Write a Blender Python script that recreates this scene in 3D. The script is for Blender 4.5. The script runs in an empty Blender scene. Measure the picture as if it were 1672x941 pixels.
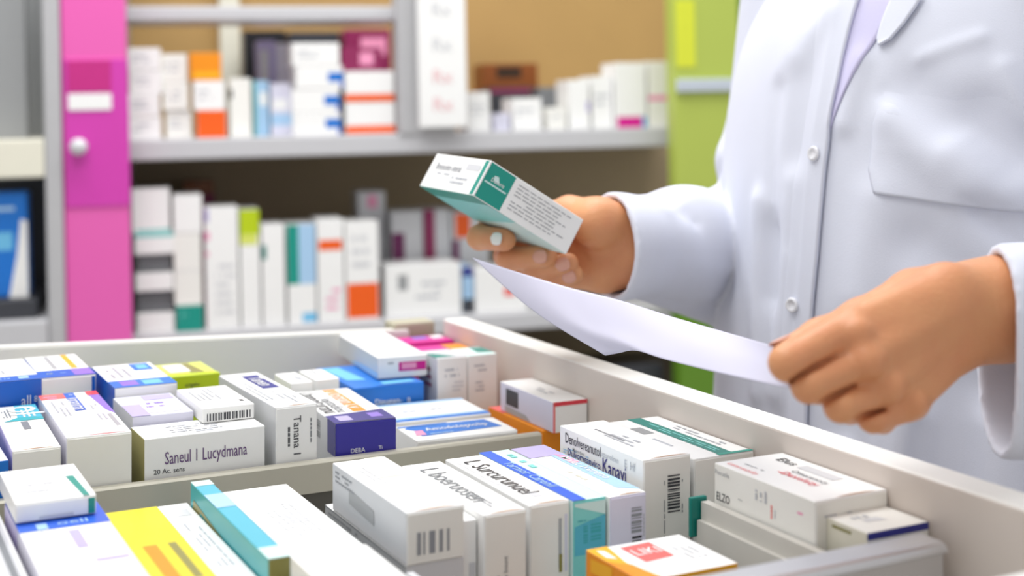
# A pharmacy drawer full of medicine cartons, a pharmacist in a white coat behind it, shelves at the back.
import bpy, bmesh, math, random
import numpy as np
from mathutils import Vector, Matrix, noise
from mathutils.bvhtree import BVHTree
random.seed(7)
SC = bpy.context.scene
COL = SC.collection
# ------------------------------------------------------------------ materials
def lin(h):
    h = h.lstrip('#')
    c = [int(h[i:i+2], 16)/255 for i in (0, 2, 4)]
    return tuple((v/12.92 if v <= .04045 else ((v+.055)/1.055)**2.4) for v in c) + (1,)
MATS = {}
def mat(name, col, rough=.5, metal=0., spec=.5, noise_amt=.03, scale=60., bump=0., bscale=200., sss=0., coat=0., trans=0.):
    m = bpy.data.materials.new(name); m.use_nodes = True
    nt = m.node_tree; b = nt.nodes['Principled BSDF']
    b.inputs['Roughness'].default_value = rough; b.inputs['Metallic'].default_value = metal
    b.inputs['Specular IOR Level'].default_value = spec
    b.inputs['Coat Weight'].default_value = coat
    b.inputs['Transmission Weight'].default_value = trans
    tc = nt.nodes.new('ShaderNodeTexCoord')
    nz = nt.nodes.new('ShaderNodeTexNoise'); nz.inputs['Scale'].default_value = scale; nz.inputs['Detail'].default_value = 3
    nt.links.new(tc.outputs['Object'], nz.inputs['Vector'])
    mx = nt.nodes.new('ShaderNodeMix'); mx.data_type = 'RGBA'
    c = lin(col)
    mx.inputs[6].default_value = tuple(v*(1-noise_amt) for v in c[:3])+(1,)
    mx.inputs[7].default_value = tuple(min(1, v*(1+noise_amt)) for v in c[:3])+(1,)
    nt.links.new(nz.outputs['Fac'], mx.inputs[0]); nt.links.new(mx.outputs[2], b.inputs['Base Color'])
    if bump:
        n2 = nt.nodes.new('ShaderNodeTexNoise'); n2.inputs['Scale'].default_value = bscale; n2.inputs['Detail'].default_value = 4
        nt.links.new(tc.outputs['Object'], n2.inputs['Vector'])
        bp = nt.nodes.new('ShaderNodeBump'); bp.inputs['Strength'].default_value = bump; bp.inputs['Distance'].default_value = .002
        nt.links.new(n2.outputs['Fac'], bp.inputs['Height']); nt.links.new(bp.outputs['Normal'], b.inputs['Normal'])
    if sss:
        b.inputs['Subsurface Weight'].default_value = sss
        b.inputs['Subsurface Radius'].default_value = (.012, .004, .002); b.inputs['Subsurface Scale'].default_value = 1.
    MATS[name] = m
    return m
for n, c in dict(white='#f4f4f2', offwhite='#efeee8', cream='#e6e3d2', grey='#a9abad', midgrey='#7f8286', dark='#3a3c42', black='#17171b',
                 palegrey='#d2d3d6', blue='#1273cf', royal='#0d5ec4', sky='#6fbfe8', paleblue='#a9cdec', cobalt='#2b62d6', navy='#2b2e86', purple='#37309c',
                 teal='#0f9484', deepteal='#0b7f74', cyan='#52b4ca', mint='#7fd2cd', palemint='#cfeae6', aqua='#3aa9b0', lime='#b9cf0d', palelime='#d9e26c',
                 yellow='#dccd28', orange='#f0920f', amber='#f6b21a', hotorange='#f26012', red='#e0404e', coral='#ee6a66', pink='#f29cc0',
                 magenta='#d3138f', lavender='#b9b0dc', lilac='#8f74cf', palelav='#dad9ea', maroon='#8d2456', plum='#6d1d56', brown='#8a4a17',
                 darkbrown='#35210f', olive='#8c8748', slit='#b07a45', ink='#34353c', paleink='#8f9298', faintink='#b9bcc2', violetink='#6b4f7c', pinkish='#efbfc2', indigo='#332d80').items():
    mat(n, c, rough=.38, spec=.45, noise_amt=.015, coat=.06)
mat('film', '#ffffff', rough=.12, spec=.5, noise_amt=0., coat=.3)
mat('coat_cotton', '#dadde9', rough=.92, spec=.12, noise_amt=.012, scale=40, bump=.10, bscale=900)
mat('shirt_cotton', '#cfcbe8', rough=.9, spec=.15, noise_amt=.02, bump=.1, bscale=800)
mat('trouser', '#2b2e3a', rough=.9); mat('shoe', '#1b1b1e', rough=.4)
m = mat('skin', '#d99a6c', rough=.45, spec=.42, noise_amt=.0, scale=34, bump=.22, bscale=380, sss=.12)
mx = next(n for n in m.node_tree.nodes if n.type == 'MIX'); mx.inputs[6].default_value = lin('#dca271'); mx.inputs[7].default_value = lin('#d08660')
mat('nail', '#dba18c', rough=.25, spec=.6, noise_amt=.01); mat('nail_pale', '#ecebe6', rough=.25, spec=.6, noise_amt=.01)
mat('hair', '#2a1b14', rough=.5)
mat('button', '#e4e4e8', rough=.25, spec=.6)
mat('paper', '#cbc9da', rough=.7, spec=.2, noise_amt=.01)
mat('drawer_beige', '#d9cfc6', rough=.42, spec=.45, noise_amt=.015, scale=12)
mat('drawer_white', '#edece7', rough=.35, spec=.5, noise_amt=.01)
mat('corner_tan', '#b4af98', rough=.5)
mat('rail_grey', '#cdcac2', rough=.45)
mat('drawer_floor', '#b3b1ac', rough=.5, noise_amt=.02)
mat('aluminium', '#cfcfd1', rough=.33, metal=.7, noise_amt=.03, scale=30)
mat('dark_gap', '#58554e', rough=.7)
mat('divider_edge', '#bdb9aa', rough=.4, metal=.25, noise_amt=.03, scale=18)
mat('shelf_metal', '#c6c6c9', rough=.4, spec=.5, noise_amt=.015)
mat('post_grey', '#b8b8ba', rough=.45); mat('steel_grey', '#a5a7a8', rough=.4, metal=.3)
mat('tan_wood', '#b7935a', rough=.7, noise_amt=.10, scale=6); mat('dark_wood', '#ab987b', rough=.75, noise_amt=.12, scale=5)
mat('shade_board', '#6f6658', rough=.8, noise_amt=.08, scale=5)
mat('pink_panel', '#e863b4', rough=.3, spec=.5, noise_amt=.02, scale=3); mat('pink_deep', '#d23fae', rough=.25, spec=.5, noise_amt=.02)
mat('pink_tag', '#c42a82', rough=.3)
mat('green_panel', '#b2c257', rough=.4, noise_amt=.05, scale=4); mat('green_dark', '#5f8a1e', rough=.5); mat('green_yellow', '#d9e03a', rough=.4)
mat('green_box', '#3f9a4e', rough=.5)
mat('band_silver', '#c3ccd6', rough=.35)
mat('wall_paint', '#e8e6e2', rough=.8); mat('floor_tile', '#c9c6c0', rough=.4, noise_amt=.05, scale=3)
mat('card_inside', '#9c9660', rough=.8)
# ------------------------------------------------------------------ object helpers
def tag(o, label=None, cat=None, group=None, kind=None):
    if label: o['label'] = label
    if cat: o['category'] = cat
    if group: o['group'] = group
    if kind: o['kind'] = kind
    return o
def obj(name, bm, mats, parent=None, M=None, smooth=False):
    me = bpy.data.meshes.new(name); bm.to_mesh(me); bm.free()
    for m in ([mats] if isinstance(mats, str) else mats): me.materials.append(MATS[m])
    if smooth: me.polygons.foreach_set('use_smooth', [True]*len(me.polygons))
    o = bpy.data.objects.new(name, me); COL.objects.link(o)
    if M is not None: o.matrix_world = M
    if parent is not None: o.parent = parent
    return o
def empty(name, label, cat, loc=(0, 0, 0), M=None, group=None):
    o = bpy.data.objects.new(name, None); COL.objects.link(o); o.empty_display_size = .05
    o.matrix_world = M if M is not None else Matrix.Translation(loc)
    return tag(o, label, cat, group)
def box_bm(x0, x1, y0, y1, z0, z1, bevel=0., bm=None, mi=0, seg=2):
    nb = bmesh.new()
    vs = [nb.verts.new(p) for p in ((x0,y0,z0),(x1,y0,z0),(x1,y1,z0),(x0,y1,z0),(x0,y0,z1),(x1,y0,z1),(x1,y1,z1),(x0,y1,z1))]
    for f in ((3,2,1,0),(4,5,6,7),(0,1,5,4),(1,2,6,5),(2,3,7,6),(3,0,4,7)): nb.faces.new([vs[i] for i in f])
    if bevel: bmesh.ops.bevel(nb, geom=nb.edges[:], offset=bevel, segments=seg, affect='EDGES', profile=.5, clamp_overlap=True)
    for f in nb.faces: f.material_index = mi
    if bm is None: return nb
    tmp = bpy.data.meshes.new('t'); nb.to_mesh(tmp); nb.free(); bm.from_mesh(tmp); bpy.data.meshes.remove(tmp)
    return bm
TXT = {}
def text_polys(s):
    if s not in TXT:
        cu = bpy.data.curves.new('t', 'FONT'); cu.body = s; cu.size = 1.; cu.resolution_u = 2; cu.align_x = 'CENTER'; cu.align_y = 'CENTER'; cu.offset = .004
        o = bpy.data.objects.new('t', cu); COL.objects.link(o)
        me = o.evaluated_get(bpy.context.evaluated_depsgraph_get()).to_mesh()
        TXT[s] = ([tuple(v.co[:2]) for v in me.vertices], [tuple(p.vertices) for p in me.polygons])
        bpy.data.objects.remove(o); bpy.data.curves.remove(cu)
    return TXT[s]
class Carton:
    """One printed carton: folded board body with its print laid on the faces."""
    def __init__(s, w, l, h, mats, bevel=.0007, vf=None, vl=None):
        s.w, s.l, s.h = w, l, h; s.names = []; s.vf = min(h, vf or h); s.vl = min(h, vl or h)   # print on the ends counts from the top edge down
        s.bm = box_bm(-w/2, w/2, -l/2, l/2, 0, h, min(bevel, w*.1, l*.1, h*.1))
        base = mats if isinstance(mats, dict) else {'all': mats}
        for f in s.bm.faces:
            n = f.normal; k = 'all'
            for key, ax in (('top',(0,0,1)),('front',(0,-1,0)),('left',(-1,0,0)),('right',(1,0,0)),('back',(0,1,0)),('bottom',(0,0,-1))):
                if n.dot(Vector(ax)) > .8: k = key
            f.material_index = s.mi(base.get(k, base['all']))
        s.off = .00018; s.tgt = s.bm
    def mi(s, m):
        if m not in s.names: s.names.append(m)
        return s.names.index(m)
    def pt(s, face, u, v, off):
        w, l, h = s.w, s.l, s.h
        if face == 'top': return (-w/2+u*w, -l/2+v*l, h+off)
        if face == 'front': return (-w/2+u*w, -l/2-off, h-(1-v)*s.vf)
        if face == 'left': return (-w/2-off, l/2-u*l, h-(1-v)*s.vl)
        if face == 'right': return (w/2+off, -l/2+u*l, v*h)
        if face == 'bottom': return (-w/2+u*w, l/2-v*l, -off)
        if face == 'back': return (w/2-u*w, l/2+off, v*h)
    def size(s, face): return {'top': (s.w, s.l), 'bottom': (s.w, s.l), 'front': (s.w, s.vf), 'back': (s.w, s.h), 'left': (s.l, s.vl), 'right': (s.l, s.h)}[face]
    def poly(s, face, uv, m, lift=1.):
        o = s.off*lift
        f = s.bm.faces.new([s.bm.verts.new(s.pt(face, u, v, o)) for u, v in uv]); f.material_index = s.mi(m)
    def rect(s, face, u0, v0, u1, v1, m, lift=1.): s.poly(face, [(u0,v0),(u1,v0),(u1,v1),(u0,v1)], m, lift)
    def text(s, face, u, v, frac, string, m, rot=0, lift=2.2, hs=1.):
        """Lettering centred at (u, v); frac = its length as a share of the face along the writing."""
        W, H = s.size(face); vs, fs = text_polys(string); i = s.mi(m)
        x0, x1 = min(q[0] for q in vs), max(q[0] for q in vs)
        c, n = round(math.cos(math.radians(rot))), round(math.sin(math.radians(rot)))
        k = frac*(W if c else H)/(x1-x0); xm = (x0+x1)/2
        o = s.off*lift
        bv = []
        for x, y in vs:
            a, b = (x-xm)*k, y*k*hs
            bv.append(s.bm.verts.new(s.pt(face, u+(a*c-b*n)/W, v+(a*n+b*c)/H, o)))
        for f in fs:
            try: s.bm.faces.new([bv[q] for q in f]).material_index = i
            except ValueError: pass
    def greek(s, face, u0, v0, u1, v1, rows, m, along='u', lift=1.6, dens=.8, thick=.42):
        for r in range(rows):
            a, b = (v0, v1) if along == 'u' else (u0, u1)
            lo = a+(b-a)*(r+.5-thick/2)/rows; hi = lo+(b-a)*thick/rows
            p, q = (u0, u1) if along == 'u' else (v0, v1)
            t = p; end = p+(q-p)*random.uniform(.7, 1)
            while t < end-.02*(q-p):
                e = min(end, t+(q-p)*random.uniform(.06, .2))
                if random.random() < dens:
                    if along == 'u': s.rect(face, t, lo, e, hi, m, lift)
                    else: s.rect(face, lo, t, hi, e, m, lift)
                t = e+.025*(q-p)
    def bars(s, face, u0, v0, u1, v1, m='ink', along='u', n=26, lift=1.8):
        t = 0.; 
        seq = []
        while t < 1:
            a = random.choice((.5, 1, 1, 1.6))/n; seq.append((t, min(1, t+a))); t += a+random.choice((.5, .7, 1.2))/n
        for a, b in seq:
            if along == 'u': s.rect(face, u0+(u1-u0)*a, v0, u0+(u1-u0)*b, v1, m, lift)
            else: s.rect(face, u0, v0+(v1-v0)*a, u1, v0+(v1-v0)*b, m, lift)
def apply(c, items):
    for d in items:
        k = d[0]
        if k == 'r': c.rect(*d[1:])
        elif k == 'p': c.poly(*d[1:])
        elif k == 't': c.text(*d[1:])
        elif k == 'g': c.greek(*d[1:])
        elif k == 'b': c.bars(*d[1:])
def carton(name, label, B, mats, items=(), flap=None, cat='medicine box', group=None, M=None, slit=True, gap=None, vf=None, vl=None):
    """B = (cx, cy, z0, w, l, h, yaw); flap = colour of the tuck flap closing the near end."""
    cx, cy, z0, w, l, h, yaw = B
    d = cx*.46175+cy*.88701                     # height of the printed zone on the end and the side, measured down from the top edge
    vf = vf*d/2170 if vf else h; vl = vl*d/2170 if vl else h
    c = Carton(w, l, h, mats, vf=vf, vl=vl)
    fitems = [d for d in items if flap and d[1] == 'front']
    apply(c, [d for d in items if d not in fitems])
    if flap and slit:   # the bowed slit where the flap tucks in
        e = .0007/l; g = gap or 'slit'; a0 = random.uniform(.12, .3); a1 = random.uniform(.85, .97)
        n = 8; q = [(a0+(a1-a0)*i/n, e) for i in range(n+1)] + [(a0+(a1-a0)*i/n, e+.0016/l*math.sin(math.pi*i/n)**.8) for i in range(n-1, 0, -1)]
        c.poly('top', q, g, 1.2)
    names = list(c.names)
    R = M if M is not None else Matrix.Translation((cx, cy, z0)) @ Matrix.Rotation(math.radians(yaw), 4, 'Z')
    o = obj(name, c.bm, names, None, R)
    tag(o, label, cat, group)
    if flap:
        f = Carton(w-.0016, .0008, h-.0022, flap, bevel=.0003, vf=min(vf, h-.0022))
        apply(f, fitems)
        fo = obj('end_flap', f.bm, f.names, o)
        fo.location = (0, -l/2-.0002, .0008)
    return o
def tube_bm(pts, r, seg=8, bm=None, mi=0):
    bm = bm or bmesh.new(); rings = []
    pts = [Vector(p) for p in pts]
    for i, p in enumerate(pts):
        t = (pts[min(i+1, len(pts)-1)]-pts[max(i-1, 0)]).normalized()
        a = t.orthogonal().normalized(); b = t.cross(a)
        rings.append([bm.verts.new(p+(a*math.cos(2*math.pi*k/seg)+b*math.sin(2*math.pi*k/seg))*r) for k in range(seg)])
    for q in range(len(rings)-1):
        for k in range(seg): bm.faces.new((rings[q][k], rings[q][(k+1) % seg], rings[q+1][(k+1) % seg], rings[q+1][k])).material_index = mi
    for rg, rev in ((rings[0], True), (rings[-1], False)):
        bm.faces.new(rg[::-1] if rev else rg).material_index = mi
    return bm
def profile_bm(prof, axis_pts, bm=None):
    """Sweep a closed 2-D profile (horizontal offset, z) straight between two points."""
    bm = bm or bmesh.new(); a, b = (Vector(p) for p in axis_pts); t = (b-a).normalized(); n = Vector((-t.y, t.x, 0))
    r0, r1 = ([bm.verts.new(p+n*q[0]+Vector((0, 0, q[1]))) for q in prof] for p in (a, b)); k = len(prof)
    for i in range(k): bm.faces.new((r0[i], r0[(i+1) % k], r1[(i+1) % k], r1[i]))
    bm.faces.new(r0[::-1]); bm.faces.new(r1); bmesh.ops.recalc_face_normals(bm, faces=bm.faces[:])
    return bm
# ------------------------------------------------------------------ camera, light, world
cam = bpy.data.cameras.new('camera'); co = bpy.data.objects.new('camera', cam); COL.objects.link(co); SC.camera = co
co.location = (0, 0, 1.30); co.rotation_euler = (math.radians(90), 0, math.radians(-27.5))
cam.sensor_width = 36; cam.lens = 46.723; cam.shift_y = -.169; cam.clip_start = .02
cam.dof.use_dof = True; cam.dof.focus_distance = .90; cam.dof.aperture_fstop = 4.2
SC.view_settings.view_transform = 'Standard'; SC.view_settings.look = 'None'; SC.view_settings.gamma = 1; SC.view_settings.use_curve_mapping = False
SC.view_settings.exposure = -0.56
SC.cycles.use_denoising = True; SC.cycles.max_bounces = 8
wd = bpy.data.worlds.new('world'); SC.world = wd; wd.use_nodes = True
nt = wd.node_tree; bg = nt.nodes['Background']; bg.inputs['Strength'].default_value = 1.0
tc = nt.nodes.new('ShaderNodeTexCoord'); sp = nt.nodes.new('ShaderNodeSeparateXYZ'); rp = nt.nodes.new('ShaderNodeValToRGB'); mr = nt.nodes.new('ShaderNodeMapRange')
nt.links.new(tc.outputs['Generated'], sp.inputs[0]); nt.links.new(sp.outputs['Z'], mr.inputs[0]); mr.inputs[1].default_value = -1
nt.links.new(mr.outputs[0], rp.inputs[0]); nt.links.new(rp.outputs[0], bg.inputs[0])
rp.color_ramp.elements[0].color = (.66, .64, .62, 1); rp.color_ramp.elements[1].color = (1.0, 1.0, 1.02, 1)
e = rp.color_ramp.elements.new(.5); e.color = (.90, .89, .89, 1)
def area(name, loc, size, power, target=None, col=(1, 1, 1)):
    l = bpy.data.lights.new(name, 'AREA'); l.shape = 'RECTANGLE'; l.size, l.size_y = size; l.energy = power; l.color = col
    o = bpy.data.objects.new(name, l); COL.objects.link(o); o.location = loc
    if target: o.rotation_euler = (Vector(target)-Vector(loc)).to_track_quat('-Z', 'Y').to_euler()
    return o
area('ceiling_light', (-.1, .75, 2.75), (1.2, .6), 23)
area('ceiling_light', (1.2, 1.4, 2.75), (1.2, .6), 22)
area('ceiling_light', (.35, 1.75, 2.75), (1.2, .6), 30)
# ------------------------------------------------------------------ setting
SH = Matrix(((0.974573, 0.223299, -0.018576, 1.062022), (-0.223152, 0.974736, 0.00967, 2.040125), (0.020266, -0.005279, 0.999781, 1.3), (0, 0, 0, 1)))
tag(obj('floor', box_bm(-3, 3.6, -2, 4.2, -.05, 0), 'floor_tile'), kind='structure')
tag(obj('wall_back', box_bm(-2.5, 2.5, .62, .70, -1.35, 1.5), 'wall_paint', None, SH), kind='structure')
# ------------------------------------------------------------------ shelving at the back (in the frame of the shelf run)
def sbox(b, bm=None, bev=.002): return box_bm(b[0], b[1], b[4], b[4]+b[5], b[2], b[3], bev, bm)
G1, G2 = 'medicine boxes on the upper back shelf', 'medicine boxes on the lower back shelf'
W1, W2 = -.0275, -.3425                      # tops of the two shelf boards
shelf = empty('shelving_unit', 'light grey metal wall shelving with two long shelves of medicine boxes', 'shelving', M=SH @ Matrix.Translation((-.2, .1, -1.25)))
SI = shelf.matrix_world.inverted() @ SH
def spart(name, bm, m, label=None):
    o = obj(name, bm, m); o.parent = shelf; o.matrix_parent_inverse = Matrix.Identity(4); o.matrix_local = SI
    if label: o['label'] = label
    return o
spart('shelf_board', box_bm(-.64, .42, 0, .42, W1-.034, W1, .003), 'shelf_metal')
spart('shelf_board', box_bm(-.64, .42, 0, .42, W2-.030, W2, .003), 'shelf_metal')
spart('shelf_board', box_bm(-.64, -.19, .02, .15, .166, .190, .003), 'shelf_metal')
spart('back_panel', box_bm(-.70, .50, .42, .44, -.06, .40), 'tan_wood', 'tan back panel')
spart('back_panel', box_bm(-.70, .50, .42, .44, -1.24, -.06), 'dark_wood', 'dark brown back panel')
spart('base_cabinet', box_bm(-.64, .42, .03, .42, -1.25, W2-.16, .003), 'black', 'black cabinet base')
spart('kick_rail', box_bm(-.10, .27, .005, .03, -.52, -.45, .002), 'dark', 'dark grey rail')
b = (-0.1989, -0.1549, -0.0626, 0.2911, -0.012, 0.05)
spart('post', box_bm(b[0], b[1]+.055, -.004, .05, W1-.002, .40, .003), 'post_grey')
b = (-0.4763, -0.4379, -0.0282, 0.2107, 0.33, 0.05)
spart('upright', box_bm(b[0], b[1], .385, .4195, W1+.0005, .40, .002), 'cream', 'cream upright at the back')
spart('end_panel', box_bm(-.665, -.642, -.01, .43, -1.25, .40, .002), 'steel_grey')
# boxes: (u0, u1, w0, w1, v, depth) in the shelf frame; base rests on a shelf top or on the box under it
def sb(name, label, b, mats, items=(), base=None, group=None, cat='medicine box'):
    u0, u1, w0, w1, v, d = b
    if base is not None: w0 = base
    w0 += .0006
    M = SH @ Matrix.Translation(((u0+u1)/2, v+d/2, w0)) @ Matrix.Rotation(math.radians(random.uniform(-.4, .4)), 4, 'Z')
    return carton(name, label, (0, 0, 0, u1-u0-.003, d, w1-w0-.0003, 0), mats, items, None, cat, group, M)
def stack(labels, b, n, mats, items, base, group, jit=.003):
    """n cartons piled in one column; every carton its own thing."""
    u0, u1, w0, w1, v, d = b; hh = (w1-base)/n
    for i in range(n):
        j = random.uniform(-jit, jit)
        m = mats[i % len(mats)] if isinstance(mats, list) else mats
        it = items[i % len(items)] if items else ()
        sb('medicine_box', labels[i], (u0+j, u1+j, 0, base+hh*(i+1), v+random.uniform(0, .006), d), m, it, base+hh*i, group)
gk = lambda *a: ('g',)+a
ln = [gk('front', .12, .3, .7, .75, 2, 'faintink')]
stack(['white box at the bottom of the tall stack against the pink panel, upper shelf', 'white box second from the bottom of the stack against the pink panel, upper shelf', 'white box third from the bottom of the stack against the pink panel, upper shelf', 'white box on top of the tall stack against the pink panel, upper shelf'],
      (-0.6383, -0.5845, -0.0244, 0.1223, 0.02, 0.1), 4, ['white'], [ln], W1, G1)
stack(['lower white box in the second stack from the pink panel, upper shelf', 'middle white box in the second stack from the pink panel, upper shelf', 'upper white box in the second stack from the pink panel, upper shelf'],
      (-0.5836, -0.5396, -0.0247, 0.1124, 0.03, 0.1), 3, ['offwhite'], [ln], W1, G1)
b = (-0.5319, -0.4817, -0.024, 0.0185, 0.02, 0.09); sb('medicine_box', 'white box with orange red front at the bottom of the column on the upper shelf', b, {'all': 'white', 'front': 'hotorange'}, (), W1, G1); z1 = b[3]
b = (-0.5368, -0.4836, 0.0186, 0.0671, 0.022, 0.09); sb('medicine_box', 'plain white box between the two orange ones on the upper shelf', b, 'white', ln, z1, G1); z2 = b[3]
b = (-0.5407, -0.4875, 0.0672, 0.1137, 0.024, 0.09); sb('medicine_box', 'orange box with yellow lower edge topping the column on the upper shelf', b, 'orange', [('r', 'front', .1, .08, .96, .32, 'amber')], z2, G1)
b = (-0.4777, -0.4397, -0.0252, 0.0707, 0.03, 0.09); sb('medicine_box', 'white box with small dark mark and teal side edge on the upper shelf', b, {'all': 'offwhite', 'right': 'teal'}, [('r', 'front', .0, .66, .14, .82, 'dark')], W1, G1)
b = (-0.4216, -0.3874, 0.0503, 0.1413, 0.16, 0.08); sb('medicine_box', 'tall grey blue carton standing behind the pale blue packs, upper shelf', b, 'lavender', [('r', 'front', .1, .5, .6, .9, 'palegrey')], W1, G1)
b = (-0.3904, -0.3604, 0.0496, 0.1362, 0.15, 0.08); sb('medicine_box', 'narrow pale lilac carton standing behind the pale blue packs, upper shelf', b, 'palelav', [], W1, G1)
b = (-0.4375, -0.41, -0.0263, 0.0667, 0.05, 0.09); sb('medicine_box', 'pale blue carton with teal left edge, upper shelf', b, 'paleblue', [('r', 'front', 0, 0, .16, 1, 'mint'), ('r', 'front', .4, .55, .9, .8, 'white')], W1, G1)
b = (-0.4094, -0.3726, -0.027, 0.062, 0.045, 0.09); sb('medicine_box', 'pale blue and white carton left of the blue marked stack, upper shelf', b, 'palelav', [('r', 'front', .0, .2, 1, .42, 'paleblue'), ('r', 'front', .1, .5, .8, .7, 'white')], W1, G1)
bl = [('r', 'front', .68, .30, 1.0, .72, 'blue'), ('r', 'front', .95, 0, 1.0, .3, 'cobalt')]
stack(['white box with blue square at the bottom of the blue marked stack, upper shelf', 'white box with blue square second from the bottom of the blue marked stack', 'white box with blue square second from the top of the blue marked stack', 'white box without a square on top of the blue marked stack'],
      (-0.3749, -0.2932, -0.028, 0.128, 0.012, 0.1), 4, ['white'], [bl, bl, bl, ln], W1, G1, .006)
og = [('r', 'front', 0, .02, 1, .27, 'hotorange')]
stack(['lower white box with orange stripe beside the grey post, upper shelf', 'upper white box with orange stripe beside the grey post, upper shelf'],
      (-0.2875, -0.2009, -0.0281, 0.0797, 0.012, 0.1), 2, ['white'], [og], W1, G1)
b = (-0.2921, -0.2212, 0.0801, 0.1196, 0.02, 0.09); sb('medicine_box', 'magenta box lying on the orange striped boxes, upper shelf', b, 'maroon', [('r', 'front', .45, .25, .8, .8, 'pink')], (-0.2875, -0.2009, -0.0281, 0.0797, 0.012, 0.1)[3], G1)
b = (-0.44, -0.3598, -0.0289, 0.1654, 0.26, 0.09); sb('medicine_box', 'black carton standing at the back of the upper shelf', b, 'black', [], W1, G1)
b = (-0.3567, -0.2611, -0.0312, 0.1634, 0.27, 0.09); sb('medicine_box', 'dark navy carton standing at the back of the upper shelf', b, {'all': 'black', 'front': 'dark'}, [], W1, G1)
b = (-0.2554, -0.1652, -0.0335, 0.1669, 0.26, 0.09); sb('medicine_box', 'dull pink carton standing at the back beside the grey post, upper shelf', b, 'maroon', [('r', 'front', .35, .75, .9, .92, 'pink')], W1, G1)
# right bay
b = (0.01, 0.1225, -0.0402, 0.0995, 0.26, 0.08); sb('medicine_box', 'brown carton standing at the back of the right bay, upper shelf', b, 'brown', [('r', 'front', .25, .78, .7, .95, 'darkbrown')], W1, G1)
b = (0.0022, 0.0823, -0.0387, 0.0525, 0.17, 0.07); sb('medicine_box', 'dark slate carton in the second row under the brown one, upper shelf', b, 'dark', [('r', 'front', 0, .86, 1, .96, 'maroon')], W1, G1)
b = (0.0942, 0.1541, -0.0407, 0.0513, 0.17, 0.07); sb('medicine_box', 'dark grey carton in the second row right of the slate one, upper shelf', b, 'midgrey', [], W1, G1)
for x0, y0, x1, m, lab in ((763,150,801,'white','white box right beside the hanging sign, upper shelf'), (806,185,833,'palelav','low lilac white box in the right bay, upper shelf'),
                           (836,160,886,'white','wide white box in front of the dark cartons, upper shelf'), (892,175,926,'offwhite','low off white box in the right bay, upper shelf'),
                           (928,130,964,'white','tall white box with lilac spot at its right, upper shelf'), (966,124,1001,'white','tall white box left of the magenta based box, upper shelf')):
    it = [('g', 'front', .15, .4, .8, .7, 2, 'faintink')]
    if x0 == 928: it = [('r', 'front', .85, .35, 1, .55, 'lavender')]
    sb('medicine_box', lab, (lambda q: q)({763:(-0.0724, -0.0308, -0.0319, 0.0418, 0.03, 0.08),806:(-0.0257, 0.0042, -0.0329, 0.0036, 0.03, 0.08),836:(0.0078, 0.0636, -0.034, 0.0296, 0.03, 0.08),892:(0.0702, 0.1086, -0.0331, 0.0124, 0.03, 0.08),928:(0.1114, 0.1524, -0.0341, 0.0606, 0.03, 0.08),966:(0.1548, 0.1951, -0.0351, 0.0666, 0.03, 0.08)}[x0]), m, it, W1, G1)
b = (0.1954, 0.2556, -0.0329, 0.0897, 0.02, 0.08); sb('medicine_box', 'white box with magenta and blue base near the green panel, upper shelf', b, 'white', [('r', 'front', .03, 0, .86, .17, 'magenta'), ('r', 'front', .86, 0, 1, .17, 'sky')], W1, G1)
b = (0.2568, 0.3214, -0.0333, 0.0913, 0.02, 0.08); sb('medicine_box', 'white box with pale brown line touching the green panel, upper shelf', b, 'offwhite', [('r', 'front', 0, .40, .9, .48, 'pink'), ('r', 'front', .7, .04, 1, .14, 'pink')], W1, G1)
# lower shelf
b = (-0.6332, -0.5718, -0.3378, -0.31, 0.01, 0.09); sb('medicine_box', 'white box at the bottom of the leaning pile against the pink panel, lower shelf', b, 'white', [], W2, G2); z1 = b[3]
b = (-0.633, -0.573, -0.3127, -0.2786, 0.03, 0.08); sb('medicine_box', 'grey box second from the bottom against the pink panel, lower shelf', b, 'midgrey', [], z1, G2); z2 = b[3]
b = (-0.6338, -0.5714, -0.2764, -0.2446, 0.012, 0.09); sb('medicine_box', 'white box with dark underside edge in the pile against the pink panel, lower shelf', b, 'white', [('r', 'front', 0, 0, 1, .14, 'dark')], z2, G2); z3 = b[3]
b = (-0.6317, -0.5736, -0.2465, -0.2144, 0.03, 0.08); sb('medicine_box', 'grey box in the middle of the pile against the pink panel, lower shelf', b, 'midgrey', [], z3, G2); z4 = b[3]
b = (-0.6345, -0.5701, -0.2127, -0.1799, 0.012, 0.09); sb('medicine_box', 'white box with teal top line in the pile against the pink panel, lower shelf', b, 'white', [('r', 'front', 0, .82, 1, 1, 'mint')], z4, G2); z5 = b[3]
b = (-0.6373, -0.5748, -0.1799, -0.1072, 0.015, 0.09); sb('medicine_box', 'large white box crowning the pile against the pink panel, lower shelf', b, 'white', [('r', 'front', .1, .02, 1, .08, 'mint')], z5, G2)
b = (-0.5715, -0.5259, -0.3318, -0.2988, 0.008, 0.09); sb('medicine_box', 'small box with teal front at the foot of a white column, lower shelf', b, {'all': 'white', 'front': 'teal'}, [('g', 'front', .15, .5, .6, .75, 1, 'mint')], W2, G2); z1 = b[3]
b = (-0.5729, -0.5262, -0.2992, -0.1822, 0.012, 0.09); sb('medicine_box', 'tall plain white box standing on the teal fronted one, lower shelf', b, 'offwhite', [('r', 'front', 0, .47, 1, .48, 'palegrey')], z1, G2); z2 = b[3]
b = (-0.573, -0.5244, -0.1821, -0.1191, 0.012, 0.09); sb('medicine_box', 'white box crowning the column above the teal fronted one, lower shelf', b, 'white', [], z2, G2)
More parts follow.
